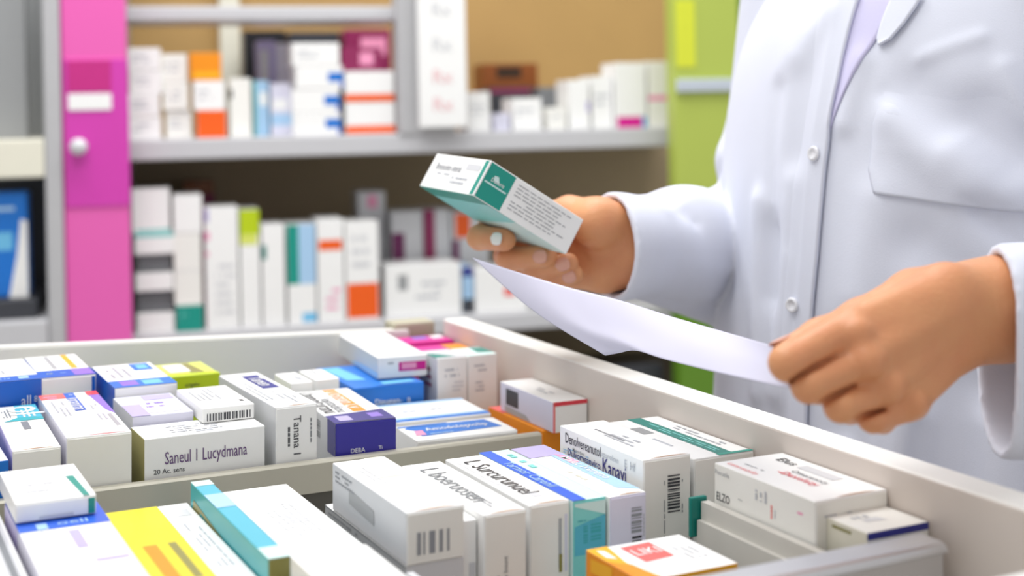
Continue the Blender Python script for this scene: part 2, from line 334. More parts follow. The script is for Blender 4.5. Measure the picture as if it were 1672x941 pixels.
b = (-0.5232, -0.4672, -0.3342, -0.141, 0.01, 0.09); sb('medicine_box', 'tall white box with pink marks on its left edge, lower shelf', b, {'all': 'white', 'left': 'pink'}, [('r', 'front', 0, .88, .12, .99, 'lavender'), ('r', 'front', 0, .73, .13, .80, 'pink'), ('r', 'front', .02, .60, .10, .64, 'pink'), ('g', 'front', .3, .1, .9, .55, 6, 'palegrey')], W2, G2)
b = (-0.4671, -0.4323, -0.3342, -0.1469, 0.012, 0.09); sb('medicine_box', 'tall white box with lime green top third, lower shelf', b, 'white', [('r', 'front', 0, .79, 1, 1, 'lime'), ('r', 'front', 0, .70, .9, .79, 'palelime')], W2, G2)
b = (-0.4315, -0.3913, -0.3334, -0.1738, 0.012, 0.09); sb('medicine_box', 'tall white box with dark green spot beside the teal strip, lower shelf', b, 'white', [('r', 'front', .0, .66, .2, .8, 'deepteal')], W2, G2)
b = (-0.3903, -0.3406, -0.3321, -0.1747, 0.012, 0.09); sb('medicine_box', 'tall white box with teal and pale blue strips, lower shelf', b, 'white', [('r', 'front', 0, .40, .40, 1, 'teal'), ('r', 'front', .4, .40, 1, 1, 'paleblue'), ('r', 'front', .5, .02, 1, .11, 'sky')], W2, G2)
b = (-0.3405, -0.2933, -0.3318, -0.1685, 0.012, 0.09); sb('medicine_box', 'tall white box with one orange bar near its top, lower shelf', b, 'white', [('r', 'front', .06, .70, .94, .80, 'hotorange'), ('g', 'front', .3, .1, .9, .35, 3, 'pink')], W2, G2)
b = (-0.2936, -0.2345, -0.3316, -0.1746, 0.01, 0.09); sb('medicine_box', 'tall white box with square orange lower block, lower shelf', b, {'all': 'white', 'right': 'dark'}, [('r', 'front', .03, .03, .97, .38, 'hotorange'), ('g', 'front', .2, .5, .8, .9, 3, 'palegrey')], W2, G2)
b = (-0.2263, -0.0909, -0.3349, -0.2531, 0.02, 0.09); sb('medicine_box', 'wide white box with grey green round mark, lower shelf', b, 'white', [('r', 'front', .17, .52, .30, .82, 'steel_grey'), ('g', 'front', .4, .3, .8, .7, 3, 'faintink')], W2, G2); zt = b[3]
b = (-0.0887, -0.067, -0.3367, -0.2623, 0.03, 0.09); sb('medicine_box', 'narrow box with dark blue ends right of the wide white one, lower shelf', b, 'paleblue', [('r', 'front', 0, .8, 1, 1, 'navy'), ('r', 'front', 0, 0, 1, .3, 'dark')], W2, G2)
b = (-0.0682, 0.0274, -0.3376, -0.2662, 0.02, 0.09); sb('medicine_box', 'wide white box behind the tip of the held paper, lower shelf', b, 'white', [('r', 'front', .55, .35, .75, .55, 'coral')], W2, G2)
b = (-0.2494, -0.1972, -0.3394, -0.1329, 0.16, 0.08); sb('medicine_box', 'tall white grey box in the back row with pale red cap mark, lower shelf', b, 'palegrey', [('r', 'front', .35, .86, .7, .97, 'pink')], W2, G2)
b = (-0.1957, -0.1357, -0.3387, -0.1685, 0.13, 0.08); sb('medicine_box', 'white box with purple block in the back row, lower shelf', b, 'palegrey', [('r', 'front', .02, .48, .42, .78, 'plum')], W2, G2)
b = (-0.1357, -0.0851, -0.3418, -0.1674, 0.13, 0.08); sb('medicine_box', 'white box with crimson vertical stripe in the back row, lower shelf', b, 'palegrey', [('r', 'front', .0, .4, .42, 1, 'maroon')], W2, G2)
b = (-0.0851, -0.0133, -0.3453, -0.173, 0.13, 0.08); sb('medicine_box', 'white box with red patch beside the held box, lower shelf', b, 'palegrey', [('r', 'front', .1, .72, .5, .98, 'hotorange'), ('r', 'front', .02, .45, .2, .7, 'plum')], W2, G2)
b = (-0.5522, -0.4949, -0.3186, -0.1102, 0.3, 0.08); sb('medicine_box', 'dark red box in shadow at the back of the lower shelf', b, 'brown', [('r', 'front', .5, .5, 1, .9, 'maroon')], W2, G2)
# hanging sign on the post
b = (-0.1676, -0.0856, -0.0182, 0.2584, -0.03, 0.006)
sg = empty('hanging_sign', 'tall white sign strip hanging on the grey shelf post', 'sign', M=SH @ Matrix.Translation(((b[0]+b[1])/2, -.03, b[2])))
c = Carton(b[1]-b[0], .012, b[3]-b[2], 'white', bevel=.002)
o = obj('board', c.bm, c.names, sg); o.location = (0, .006, 0)
for v, t, m in ((.715, 'Rx', 'palegrey'), (.50, 'Rx', 'palegrey'), (.305, 'Rx', 'pinkish'), (.135, 'Rx', 'pinkish')):
    c2 = Carton(b[1]-b[0], .012, b[3]-b[2], 'white', bevel=.002); c2.bm.free(); c2.bm = bmesh.new(); c2.names = []
    c2.text('front', .5, v, .40, t, m)
    o = obj('lettering', c2.bm, c2.names, sg); o.location = (0, .0058, 0); o['label'] = 'faint %s lettering' % ('grey' if m == 'palegrey' else 'red')
o = obj('hanger', box_bm(-.012, .012, .0122, .0255, b[3]-b[2]-.06, b[3]-b[2]-.02, .002), 'post_grey', sg)
# pink door panel
b0 = (-0.7354, -0.6375, -0.3424, 0.2513, -0.05, 0.03)
pk = empty('door_panel', 'glossy magenta pink vertical door panel at the end of the shelving', 'door panel', M=SH @ Matrix.Translation((-.70, -.05, -1.25)))
def at(root, name, bm, m, label=None):
    o = obj(name, bm, m); o.parent = root; o.matrix_local = root.matrix_world.inverted() @ SH
    if label: o['label'] = label
    return o
at(pk, 'panel', box_bm(b0[0], b0[1], -.05, -.02, -1.25, .40, .003), 'pink_panel')
b = (-0.7319, -0.6359, -0.1299, 0.1016, -0.0525, 0.004); at(pk, 'glossy_inset', box_bm(b[0], b[1], -.0525, -.0498, b[2], b[3], .001), 'pink_deep', 'darker pink glossy inset')
b = (-0.7264, -0.6617, 0.0501, 0.0998, -0.054, 0.003); at(pk, 'name_plate', box_bm(b[0], b[1], -.054, -.0524, b[2], b[3], .0007), 'pink_tag', 'deep pink tag plate')
b = (-0.7263, -0.6616, 0.0214, 0.0472, -0.0545, 0.003); at(pk, 'label_strip', box_bm(b[0], b[1], -.0545, -.0524, b[2], b[3], .0007), 'white', 'white label strip')
b = (-0.7248, -0.6978, -0.0484, -0.0219, -0.07, 0.02)
bm = bmesh.new(); bmesh.ops.create_uvsphere(bm, u_segments=20, v_segments=12, radius=.5)
for v in bm.verts: v.co = Vector(((b[0]+b[1])/2+v.co.x*(b[1]-b[0]), -.066+v.co.y*.026, (b[2]+b[3])/2+v.co.z*(b[3]-b[2])))
at(pk, 'knob', bm, 'palegrey', 'round silver knob').data.polygons.foreach_set('use_smooth', [True]*240)
# cabinet left of the pink panel
cb = empty('side_cabinet', 'grey open cabinet at the left edge, left of the pink panel', 'cabinet', M=SH @ Matrix.Translation((-.9, .1, -1.25)))
p = (-0.7354, -0.05, -0.092); q = (-0.7616, -0.06, -0.0907); L0 = -1.15
at(cb, 'side_post', box_bm(q[0], p[0]-.001, -.06, .35, -1.25, .40, .003), 'post_grey')
at(cb, 'back_panel', box_bm(L0, q[0], .33, .35, -1.25, .40), 'steel_grey', 'grey back panel')
b = (-0.8789, -0.7609, -0.0812, -0.0212, -0.06, 0.3); at(cb, 'shelf_board', box_bm(L0, q[0]-.0005, -.06, .33, b[2], b[3], .003), 'cream', 'cream shelf board')
at(cb, 'upper_panel', box_bm(L0, q[0]-.03, .0, .02, b[3], .40, .002), 'steel_grey', 'grey sliding panel')
b2 = (-0.8827, -0.7368, -0.3317, -0.2999, -0.07, 0.3); at(cb, 'shelf_board', box_bm(L0, q[0]-.0005, -.07, .33, b2[2]-.01, b2[3], .003), 'shelf_metal', 'light grey lower shelf board')
at(cb, 'lining', box_bm(L0, q[0]-.0005, .20, .22, b2[3], b[2], 0), 'dark', 'dark inner lining')
b3 = (-0.8863, -0.778, -0.3029, -0.268, -0.04, 0.2)
t = obj('display_tray', box_bm(b3[0], b3[1], -.045, .15, b2[3], b3[3], .004), ['dark'], None, SH); tag(t, 'dark grey tray under the blue package in the left cabinet', 'tray')
b4 = (-0.8945, -0.7914, -0.2686, -0.1027, -0.03, 0.06)
c = Carton(b4[1]-b4[0], .06, b4[3]-b3[3]-.0006, 'blue', bevel=.004)
c.rect('front', .55, .45, .78, .62, 'sky'); c.poly('front', [(.72,0),(.99,0),(.99,.72),(.90,.74),(.84,.4)], 'white'); c.rect('front', .5, .82, .82, .86, 'paleblue')
o = obj('blue_package', c.bm, c.names, None, SH @ Matrix.Translation(((b4[0]+b4[1])/2, 0, b3[3]+.0003)))
tag(o, 'bright blue and white package standing on the dark tray in the left cabinet', 'package')
# green panel right of the shelving
b = (0.2737, 0.3964, -0.1266, 0.2577, -0.07, 0.05)
gp = empty('green_display_panel', 'tall lime green display panel behind the pharmacist with a silver band', 'display panel', M=SH @ Matrix.Translation((b[0]+.05, -.05, -1.25)))
at(gp, 'panel', box_bm(b[0], b[1], -.07, -.03, -.345, .40, .003), 'green_panel')
at(gp, 'shaded_lower_part', box_bm(b[0], b[1], -.07, -.03, -1.25, -.346, .003), 'green_dark', 'lower part of the green panel, shade put into its darker green')  # shading low on the panel, put into the colour as a darker green piece
e1 = (0.4256, -0.03, -0.0219)[0]
at(gp, 'edge_strip', box_bm(b[1], e1, -.06, -.03, -1.25, .40, .001), 'green_dark', 'dark green edge strip')
y = (0.278, 0.3132, 0.0765, 0.1934, -0.0715, 0.002); at(gp, 'yellow_print', box_bm(y[0], y[1], -.0712, -.0698, y[2], y[3]), 'green_yellow', 'yellow printed column')
e2 = (0.4276, 0.5612, -0.1337, 0.2637, -0.03, 0.03); at(gp, 'wing_panel', box_bm(e1, e2[1], -.045, -.01, -1.25, .40, .002), 'green_panel', 'lime green wing panel')
s = (0.2757, 0.5001, 0.0335, 0.056, -0.078, 0.006); at(gp, 'silver_band', box_bm(s[0], s[1], -.078, -.0702, s[2], s[3], .002), 'band_silver', 'silver band')
s = (0.423, 0.4703, 0.0583, 0.165, -0.05, 0.004); at(gp, 'notice', box_bm(s[0], s[1], -.049, -.0452, s[2], s[3], .0005), 'palegrey', 'pale notice')
s = (0.4258, 0.4707, 0.1584, 0.1867, -0.052, 0.002); at(gp, 'notice_header', box_bm(s[0], s[1], -.0515, -.0492, s[2], s[3], .0005), 'green_box', 'dark green notice header')
# ------------------------------------------------------------------ the drawer
ZR, ZF = 1.10, .98
dr = empty('pharmacy_drawer', 'wide pulled out beige drawer full of medicine boxes with metal dividers', 'drawer', (.30, .80, ZF-.012))
def dp(name, bm, m, label=None):
    o = obj(name, bm, m); o.parent = dr; o.matrix_local = dr.matrix_world.inverted()
    if label: o['label'] = label
    return o
XL, XR0, XR1, YF, YB = -.04, .542, .567, .415, 1.200
dp('bottom', box_bm(XL, XR1, YF, YB+.015, ZF-.012, ZF-.0005), 'drawer_floor', 'grey drawer floor')
bm = box_bm(XR0, XR1, YF, YB-.012, ZF, ZR, .0022, seg=3)
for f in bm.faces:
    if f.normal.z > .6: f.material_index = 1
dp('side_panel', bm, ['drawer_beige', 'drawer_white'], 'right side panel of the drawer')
dp('side_panel', box_bm(XL, XL+.02, YF, YB, ZF, ZR, .002), 'drawer_beige')
bm = bmesh.new()   # back panel, its top edge a little lower on the right
vs = [bm.verts.new(q) for q in ((XL+.02, YB, ZF), (XR0-.03, YB, ZF), (XR0-.03, YB+.015, ZF), (XL+.02, YB+.015, ZF), (XL+.02, YB, ZR+.008), (XR0-.03, YB, ZR-.010), (XR0-.03, YB+.015, ZR-.010), (XL+.02, YB+.015, ZR+.008))]
for f in ((3,2,1,0),(4,5,6,7),(0,1,5,4),(1,2,6,5),(2,3,7,6),(3,0,4,7)): bm.faces.new([vs[i] for i in f])
bmesh.ops.bevel(bm, geom=bm.edges[:], offset=.0015, segments=2, affect='EDGES')
dp('back_panel', bm, 'drawer_white')
dp('corner_block', box_bm(XR0-.045, XR0-.001, YB+.004, YB+.03, ZF, ZR-.004, .002), 'corner_tan', 'dull beige corner block')
bm = box_bm(XL-.0, XR1+.01, YF-.02, YF-.0005, ZF-.03, ZR, .003); dp('front_panel', bm, 'drawer_white', 'white drawer front')
# middle divider: a folded strip with a recessed web
YM = .897
bm = profile_bm([(-.006, -.022), (-.006, -.0015), (-.0045, 0), (.0008, 0), (.0008, -.022)], ((XL+.02, YM+.0055, ZR-.045), (.4925, YM+.0055, ZR-.045)))
dp('divider', bm, 'divider_edge')
dp('divider_web', box_bm(XL+.02, .4915, YM+.002, YM+.0055, ZF, ZR-.066), 'dark_gap', 'dark recessed web of the divider')
# front divider: rounded metal bar
pr = [(.008, -.045), (-.004, -.045), (-.004, -.0205), (-.0085, -.019), (-.0085, -.0065)]
pr += [(-.0065+.0062*math.cos(a)*1., -.0062+.0062*math.sin(a)) for a in [math.pi-math.pi/2*i/5 for i in range(6)]][1:] + [(.008, 0.0)]
bm = profile_bm(pr, ((XL+.02, .5283, ZR-.0265), (.5285, .5283, ZR-.0265)))
dp('divider', bm, 'aluminium', 'brushed metal bar divider')
dp('divider_web', box_bm(XL+.02, .5340, .5300, .5370, ZF, ZR-.0716), 'dark_gap')
# short lengthwise rail beside the long white box, stepped, with a teal end clip
bm = profile_bm([(0, -.081), (0, 0), (-.0055, 0), (-.0055, -.011), (-.0085, -.011), (-.0085, -.081)], ((.4866, .672, ZR-.038), (.4866, .5545, ZR-.038)))
dp('lengthwise_rail', bm, 'rail_grey', 'pale grey stepped lengthwise rail')
dp('rail_clip', box_bm(.4745, .4868, .6735, .6765, ZR-.060, ZR-.0355, .0008), 'deepteal', 'teal end clip')
bm = profile_bm([(.0022, -.066), (.0022, 0), (-.0022, 0), (-.0022, -.066)], ((.2835, .665, ZR-.048), (.2835, .5535, ZR-.048)))
dp('lengthwise_rail', bm, 'palegrey', 'thin pale lengthwise rail')
# cabinet that carries the drawer
kc = empty('drawer_cabinet', 'white cabinet body under the open drawer', 'cabinet', (.3, .8, 0))
def kp(name, bm, m):
    o = obj(name, bm, m); o.parent = kc; o.matrix_local = kc.matrix_world.inverted(); return o
kp('body', box_bm(.05, .55, .45, 1.19, .08, ZF-.0125, .003), 'drawer_white'); kp('plinth', box_bm(.07, .53, .48, 1.16, 0, .0795), 'dark')
# ------------------------------------------------------------------ cartons in the drawer
GB = 'medicine boxes in the back compartment of the drawer'
GM = 'medicine boxes in the middle compartment of the drawer'
Y0 = .9065
def mb(label, B, mats, items=(), flap=None, group=GB, **k): return carton('medicine_box', label, B, mats, items, flap, 'medicine box', group, **k)
# --- back compartment, left part
mb('white box with solid blue front at the far left of the drawer back row', (0.1271, 1.0995, 0.98, 0.041, 0.0942, 0.1212, 1.1), {'all': 'white', 'front': 'royal', 'left': 'royal'},
   [('r', 'top', 0, 0, 1, .2, 'royal', 1), ('r', 'top', .62, .06, .8, .16, 'paleblue', 2), ('g', 'top', .05, .35, .5, .9, 4, 'faintink', 'v'), ('t', 'front', 0.72, 0.27, 0.17, 'all', 'palelav', 0, 2.3, 1.2), ('t', 'front', 0.92, 0.3, 0.12, '8g', 'palelav', 0, 2.3, 1.2), ('g', 'top', .3, .06, .55, .15, 1, 'paleblue')], vf=45)
mb('white box with blue flap and orange bar on top, back row', (0.1705, 1.1168, 0.98, 0.0406, 0.0975, 0.1183, 0.0), {'all': 'white', 'right': 'royal', 'left': 'royal'},
   [('r', 'top', 0, 0, 1, .30, 'royal', 1), ('r', 'top', .62, .02, .98, .28, 'lilac', 1.6), ('p', 'top', [(.68,.34),(.80,.34),(.80,.98),(.68,.98)], 'amber'), ('r', 'top', .34, .36, .43, .95, 'grey'), ('r', 'top', .10, .36, .13, .95, 'palegrey'),
    ('t', 'top', .2, .15, 0.1, 'EB', 'palelime', 0, 2.3, 1), ('t', 'top', .45, .15, 0.1, 'EB', 'paleblue', 0, 2.3, 1), ('r', 'front', .50, .0, .95, .22, 'coral'), ('r', 'front', .93, 0, 1, 1, 'royal')], flap='white', slit=False, vf=35)
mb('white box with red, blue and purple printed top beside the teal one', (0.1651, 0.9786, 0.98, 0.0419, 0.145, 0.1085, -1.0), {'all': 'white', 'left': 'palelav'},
   [('r', 'top', 0, .87, .46, 1, 'coral'), ('r', 'top', .42, .55, .60, 1, 'royal', 1.4), ('t', 'top', 0.512, 0.72, 0.3, 'Vocanuran', 'white', -90, 2.3, 1.5), ('t', 'top', 0.53, 0.94, 0.07, 'G', 'white', 0, 2.3, 1), ('p', 'top', [(.90,.52),(1,.42),(1,1),(.80,1)], 'lilac'), ('r', 'top', .80, .9, 1, 1, 'red', 1.5),
    ('g', 'top', .1, .45, .34, .85, 3, 'faintink', 'v'), ('g', 'top', .68, .3, .84, .8, 2, 'faintink', 'v'), ('r', 'top', .86, .15, .93, .42, 'grey'), ('g', 'top', .06, .86, .3, .96, 2, 'pink')], flap='offwhite', gap='coral', vf=75)
mb('white box with aqua corner on top at the left edge of the drawer', (0.126, 0.9765, 0.98, 0.03, 0.1406, 0.1036, -1.2), {'all': 'offwhite', 'left': 'lavender'},
   [('p', 'top', [(.44,.66),(1,.66),(1,1),(.50,1)], 'cyan'), ('p', 'top', [(.1,.62),(1,.62),(1,.68),(.45,.70)], 'aqua', 1.5), ('t', 'top', 0.74, 0.86, 0.2, 'ol', 'white', -90, 2.3, 1), ('g', 'top', .55, .7, .9, .95, 3, 'white', 'v', 2.2), ('g', 'top', .12, .72, .34, .95, 3, 'midgrey', 'v'), ('r', 'top', .46, .42, .62, .60, 'midgrey')], flap='offwhite', vf=60)
mb('blue carton half cut by the left edge of the photo', (0.0927, 0.9719, 0.98, 0.0271, 0.1304, 0.0983, 1.1), {'all': 'blue', 'top': 'palelav'}, [('g', 'top', .2, .2, .8, .8, 4, 'lavender')])
mb('white box with blue and lilac front flap behind the purple tinted pack', (0.2195, 1.0705, 0.98, 0.047, 0.096, 0.1147, 0), {'all': 'white', 'left': 'royal'},
   [('r', 'top', 0, 0, 1, .28, 'blue', 1), ('r', 'top', .15, .05, .42, .24, 'lilac', 1.5), ('r', 'top', .5, .05, .8, .22, 'sky', 1.5), ('r', 'top', .60, .66, .92, .96, 'blue'), ('r', 'top', .68, .72, .86, .90, 'sky', 1.6), ('g', 'top', .1, .4, .5, .9, 3, 'faintink', 'v')], flap='white', slit=False, vf=20)
mb('lime green box in the back row', (0.2721, 1.1158, 0.98, 0.0419, 0.061, 0.1063, 0.8), {'all': 'lime', 'top': 'palelime'},
   [('r', 'top', .15, .35, .55, .9, 'white'), ('p', 'top', [(.5,.05),(.8,.1),(.7,.95),(.5,.95)], 'olive', .9), ('p', 'top', [(0,0),(1,0),(1,.18),(0,.25)], 'lime', 1.6), ('t', 'front', 0.44, 0.66, 0.28, 'origeku', 'ink', 0, 2.3, 1.1)], vf=40)
mb('low lilac and white pack in front of the blue flapped box', (0.2158, 0.985, 0.98, 0.043, 0.07, 0.108, 0), {'all': 'palelav', 'left': 'palegrey'},
   [('r', 'top', .0, .0, .30, .55, 'lavender'), ('r', 'top', .45, .72, .95, .95, 'lavender'), ('t', 'top', 0.48, 0.62, 0.3, 'beron', 'white', 0, 2.3, 1), ('r', 'top', .3, .1, .85, .5, 'white'), ('g', 'top', .36, .3, .7, .62, 2, 'lilac')], vf=20)
mb('long white box with big printed code on its front, behind the divider', (0.2348, 0.9275, 0.98, 0.084, 0.04, 0.1018, 1.2), {'all': 'white', 'left': 'card_inside'},
   [('t', 'front', 0.505, 0.42, 0.68, 'Saneul 1 Lucydmana', 'violetink', 0, 2.3, 1.7), ('t', 'front', 0.2, 0.1, 0.25, '20 Ac. sens', 'ink', 0, 2.3, 1.0), ('g', 'top', .25, .2, .7, .75, 4, 'faintink'), ('r', 'top', .44, .12, .58, .2, 'faintink')], vf=60)
mb('small flat white box with barcode lying on the long printed box', (0.2575, 0.969, 1.0823, 0.0375, 0.074, 0.0105, 0.7), 'white',
   [('b', 'front', .08, .12, .92, .62, 'ink', 'u', 30), ('g', 'top', .1, .35, .6, .9, 5, 'faintink', 'v'), ('r', 'top', .82, .16, .9, .24, 'ink')])
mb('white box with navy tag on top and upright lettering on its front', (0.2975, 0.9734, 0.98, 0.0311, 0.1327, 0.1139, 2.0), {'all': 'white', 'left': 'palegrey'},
   [('r', 'top', .44, .50, .86, .90, 'navy'), ('t', 'top', .65, 0.7, 0.26, 'Tanen', 'white', -90, 2.3, 1.1), ('g', 'top', .45, .08, .85, .42, 3, 'faintink', 'v'), ('g', 'top', .06, .2, .3, .8, 2, 'faintink', 'v'), ('t', 'front', 0.5, 0.53, 0.66, 'Tanana 1', 'ink', -90, 2.3, 1.0), ('g', 'front', .24, .35, .36, .85, 1, 'ink', 'v'), ('g', 'front', .82, .2, .90, .9, 1, 'midgrey', 'v')], flap='white', vf=90)
mb('plain white box right of the navy tagged one', (0.3451, 1.0524, 0.98, 0.0183, 0.044, 0.104, 0.0), 'white', [('g', 'top', .2, .2, .8, .8, 2, 'faintink', 'v'), ('r', 'top', .5, .35, .8, .5, 'faintink')])
mb('plain white box left of the bright blue one, back row', (0.3683, 1.0557, 0.98, 0.0201, 0.044, 0.104, 0.0), 'white', [('g', 'top', .3, .4, .6, .9, 1, 'grey', 'v')])
mb('white box with orange stripe on top and deep purple front', (0.3552, 0.9653, 0.98, 0.0466, 0.1182, 0.0975, -3.0), {'all': 'white', 'front': 'purple', 'left': 'palegrey'},
   [('p', 'top', [(0,0),(1,0),(1,.28),(0,.22)], 'indigo'), ('r', 'top', .12, .05, .34, .18, 'lavender', 1.6), ('r', 'top', .66, .08, .86, .20, 'lilac', 1.6), ('r', 'top', .52, .28, .74, .98, 'orange'), ('t', 'top', .63, 0.63, 0.55, 'Doman Lv', 'white', -90, 2.3, 1.1), ('t', 'top', 0.18, 0.62, 0.66, 'Uannolcuranu', 'ink', -90, 2.3, 1.3), ('t', 'top', 0.36, 0.5, 0.42, 'Iesitadiou', 'midgrey', -90, 2.3, 1),
    ('r', 'left', .84, .15, 1, 1, 'indigo'), ('b', 'left', .55, .35, .68, .8, 'midgrey', 'v', 12), ('t', 'front', 0.36, 0.18, 0.24, 'DEBA', 'white', 0, 2.3, 1.0), ('t', 'front', 0.74, 0.2, 0.06, 'Ti', 'white', 0, 2.3, 1)], flap='purple', gap='ink', vf=50, vl=60)
mb('bright blue box under the white and magenta one', (0.4255, 1.089, 0.98, 0.0628, 0.0981, 0.0925, -0.2), {'all': 'blue', 'front': 'blue'},
   [('p', 'top', [(.1,.35),(.35,.3),(.3,.95),(.05,.95)], 'sky'), ('r', 'top', .45, .05, .9, .16, 'sky', 1.3), ('t', 'front', 0.46, 0.2, 0.36, 'Dinaten', 'white', 0, 2.3, 1.0), ('t', 'front', 0.78, 0.22, 0.05, 'a', 'white', 0, 2.3, 1), ('g', 'front', .3, .1, .7, .22, 1, 'paleblue')], flap='blue', gap='navy', vf=28)
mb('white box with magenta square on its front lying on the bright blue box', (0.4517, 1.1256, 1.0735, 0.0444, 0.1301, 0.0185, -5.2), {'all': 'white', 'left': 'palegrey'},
   [('r', 'front', .42, .30, .98, .72, 'magenta'), ('r', 'front', .48, .40, .78, .66, 'pink', 1.8), ('r', 'front', .2, .66, .32, .74, 'grey'), ('g', 'top', .3, .5, .6, .8, 2, 'faintink'), ('p', 'left', [(.3,0),(1,0),(1,.3),(.5,.25)], 'paleblue')])
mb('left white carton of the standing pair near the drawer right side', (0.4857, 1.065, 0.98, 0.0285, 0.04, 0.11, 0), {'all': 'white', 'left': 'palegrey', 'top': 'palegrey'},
   [('p', 'top', [(0,.1),(.7,.1),(.2,.6),(0,.6)], 'deepteal'), ('g', 'front', .25, .55, .75, .80, 2, 'faintink'), ('g', 'front', .5, .25, .9, .5, 3, 'palegrey'), ('g', 'left', .3, .3, .8, .8, 3, 'maroon')], vf=75, vl=75)
mb('right white carton of the standing pair near the drawer right side', (0.5153, 1.064, 0.98, 0.0285, 0.037, 0.11, 0), {'all': 'white', 'top': 'palemint'},
   [('p', 'top', [(.5,.3),(1,.2),(1,.9),(.6,.9)], 'deepteal'), ('g', 'front', .2, .62, .7, .82, 2, 'faintink'), ('g', 'front', .25, .2, .6, .45, 3, 'faintink')], vf=75)
mb('bright magenta box at the far corner of the drawer', (0.516, 1.1755, 0.98, 0.049, 0.034, 0.104, -1), {'all': 'magenta'}, [('r', 'top', .3, .45, .62, .9, 'lilac'), ('r', 'top', .7, .5, .95, .9, 'white', 1.5)])
mb('pink and orange topped box in front of the bright magenta one', (0.514, 1.135, 0.98, 0.052, 0.034, 0.102, -1.5), {'all': 'magenta', 'front': 'coral'}, [('r', 'top', .62, .1, 1, .9, 'orange'), ('r', 'top', 0, .1, .3, .9, 'magenta')])
mb('flat white box with thin blue line, rear one of the flat pair', (0.4459, 1.0018, 0.98, 0.0806, 0.0648, 0.077, -3.0), 'white',
   [('p', 'top', [(0,.02),(1,.02),(1,.14),(0,.12)], 'blue'), ('r', 'top', 0, .14, 1, .22, 'paleblue', .9), ('g', 'top', .2, .45, .8, .6, 1, 'faintink'), ('r', 'top', 0, .9, 1, 1, 'paleblue')])
mb('flat white box with blue name panel, front one of the flat pair', (0.4366, 0.932, 0.98, 0.0827, 0.0473, 0.0774, -3.0), 'white',
   [('p', 'top', [(.10,.22),(.93,.34),(.88,.92),(.10,.90),(.04,.76),(.12,.6)], 'blue'), ('t', 'top', 0.52, 0.6, 0.62, 'Amodolepiolip', 'white', 0, 2.3, 1.5), ('p', 'top', [(.06,.30),(.16,.28),(.18,.6),(.10,.58)], 'pink', 1.5), ('p', 'top', [(-.0,.86),(.5,.90),(.5,.96),(0,.94)], 'blue'), ('g', 'top', .2, .26, .5, .36, 1, 'paleblue', 'u', 2.4)], flap='white', slit=False, vf=10)
mb('orange box poking past the end of the divider', (0.523, 0.9698, 0.98, 0.032, 0.0968, 0.07, 0.0), {'all': 'orange', 'front': 'orange'},
   [('p', 'top', [(.3,.1),(1,.2),(1,.6),(.3,.5)], 'amber'), ('r', 'top', 0, .72, .9, .98, 'coral', 1.4), ('r', 'top', .2, .55, .9, .7, 'palegrey', 1.5)], flap='orange', gap='darkbrown', vf=40)
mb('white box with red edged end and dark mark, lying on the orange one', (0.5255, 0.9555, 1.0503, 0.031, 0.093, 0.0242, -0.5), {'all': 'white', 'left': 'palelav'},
   [('r', 'front', 0, .86, 1, 1, 'red'), ('r', 'front', 0, 0, .06, 1, 'coral'), ('r', 'left', .12, .3, .36, .85, 'dark'), ('p', 'left', [(.1,.04),(.6,.04),(.5,.2),(.1,.25)], 'grey'), ('g', 'top', .3, .3, .6, .7, 2, 'faintink', 'v')])
# --- middle compartment, right part
mb('tall white box with purple name on its side and barcode on its end', (0.4722, 0.7486, 0.98, 0.0357, 0.1051, 0.105, 0.0), {'all': 'white'},
   [('t', 'left', 0.3, 0.73, 0.44, 'Denolvereanutol', 'ink', 0, 2.3, 1.4), ('t', 'left', 0.62, 0.72, 0.22, 'buttorvulinen', 'faintink', 0, 2.3, 1.2), ('t', 'left', 0.25, 0.5, 0.15, 'Mantordour', 'midgrey', 0, 2.3, 1), ('t', 'left', 0.32, 0.38, 0.42, 'Dulvorveanviro.', 'indigo', 0, 2.3, 1), ('t', 'left', 0.68, 0.42, 0.27, 'Kanavi', 'indigo', 0, 2.3, 1.3), ('t', 'left', 0.86, 0.72, 0.12, 'E  Hf', 'faintink', 0, 2.3, 1.2), ('g', 'left', .05, .3, .5, .5, 3, 'paleblue'),
    ('b', 'front', .50, .40, .77, .82, 'ink', 'v', 26), ('g', 'front', .80, .38, .85, .86, 1, 'midgrey', 'v'), ('g', 'front', .41, .02, .45, .80, 1, 'midgrey', 'v'), ('g', 'top', .3, .3, .7, .7, 3, 'faintink', 'v'), ('r', 'top', .42, .45, .47, .8, 'paleink')], flap='offwhite', group=GM, vf=138, vl=62)
mb('white box with dark green stripe along its top against the drawer side', (0.5172, 0.7532, 0.98, 0.0475, 0.1121, 0.1008, 0.0), {'all': 'white'},
   [('r', 'top', .44, .03, .68, 1, 'deepteal'), ('g', 'top', .49, .1, .62, .9, 2, 'mint', 'v'), ('r', 'top', .42, .0, 1, .035, 'teal', 1.4), ('r', 'top', .16, .62, .34, .78, 'steel_grey'), ('g', 'top', .74, .2, .92, .8, 2, 'faintink', 'v'), ('r', 'top', .1, .3, .16, .5, 'faintink')], flap='offwhite', group=GM, slit=False, vf=70)
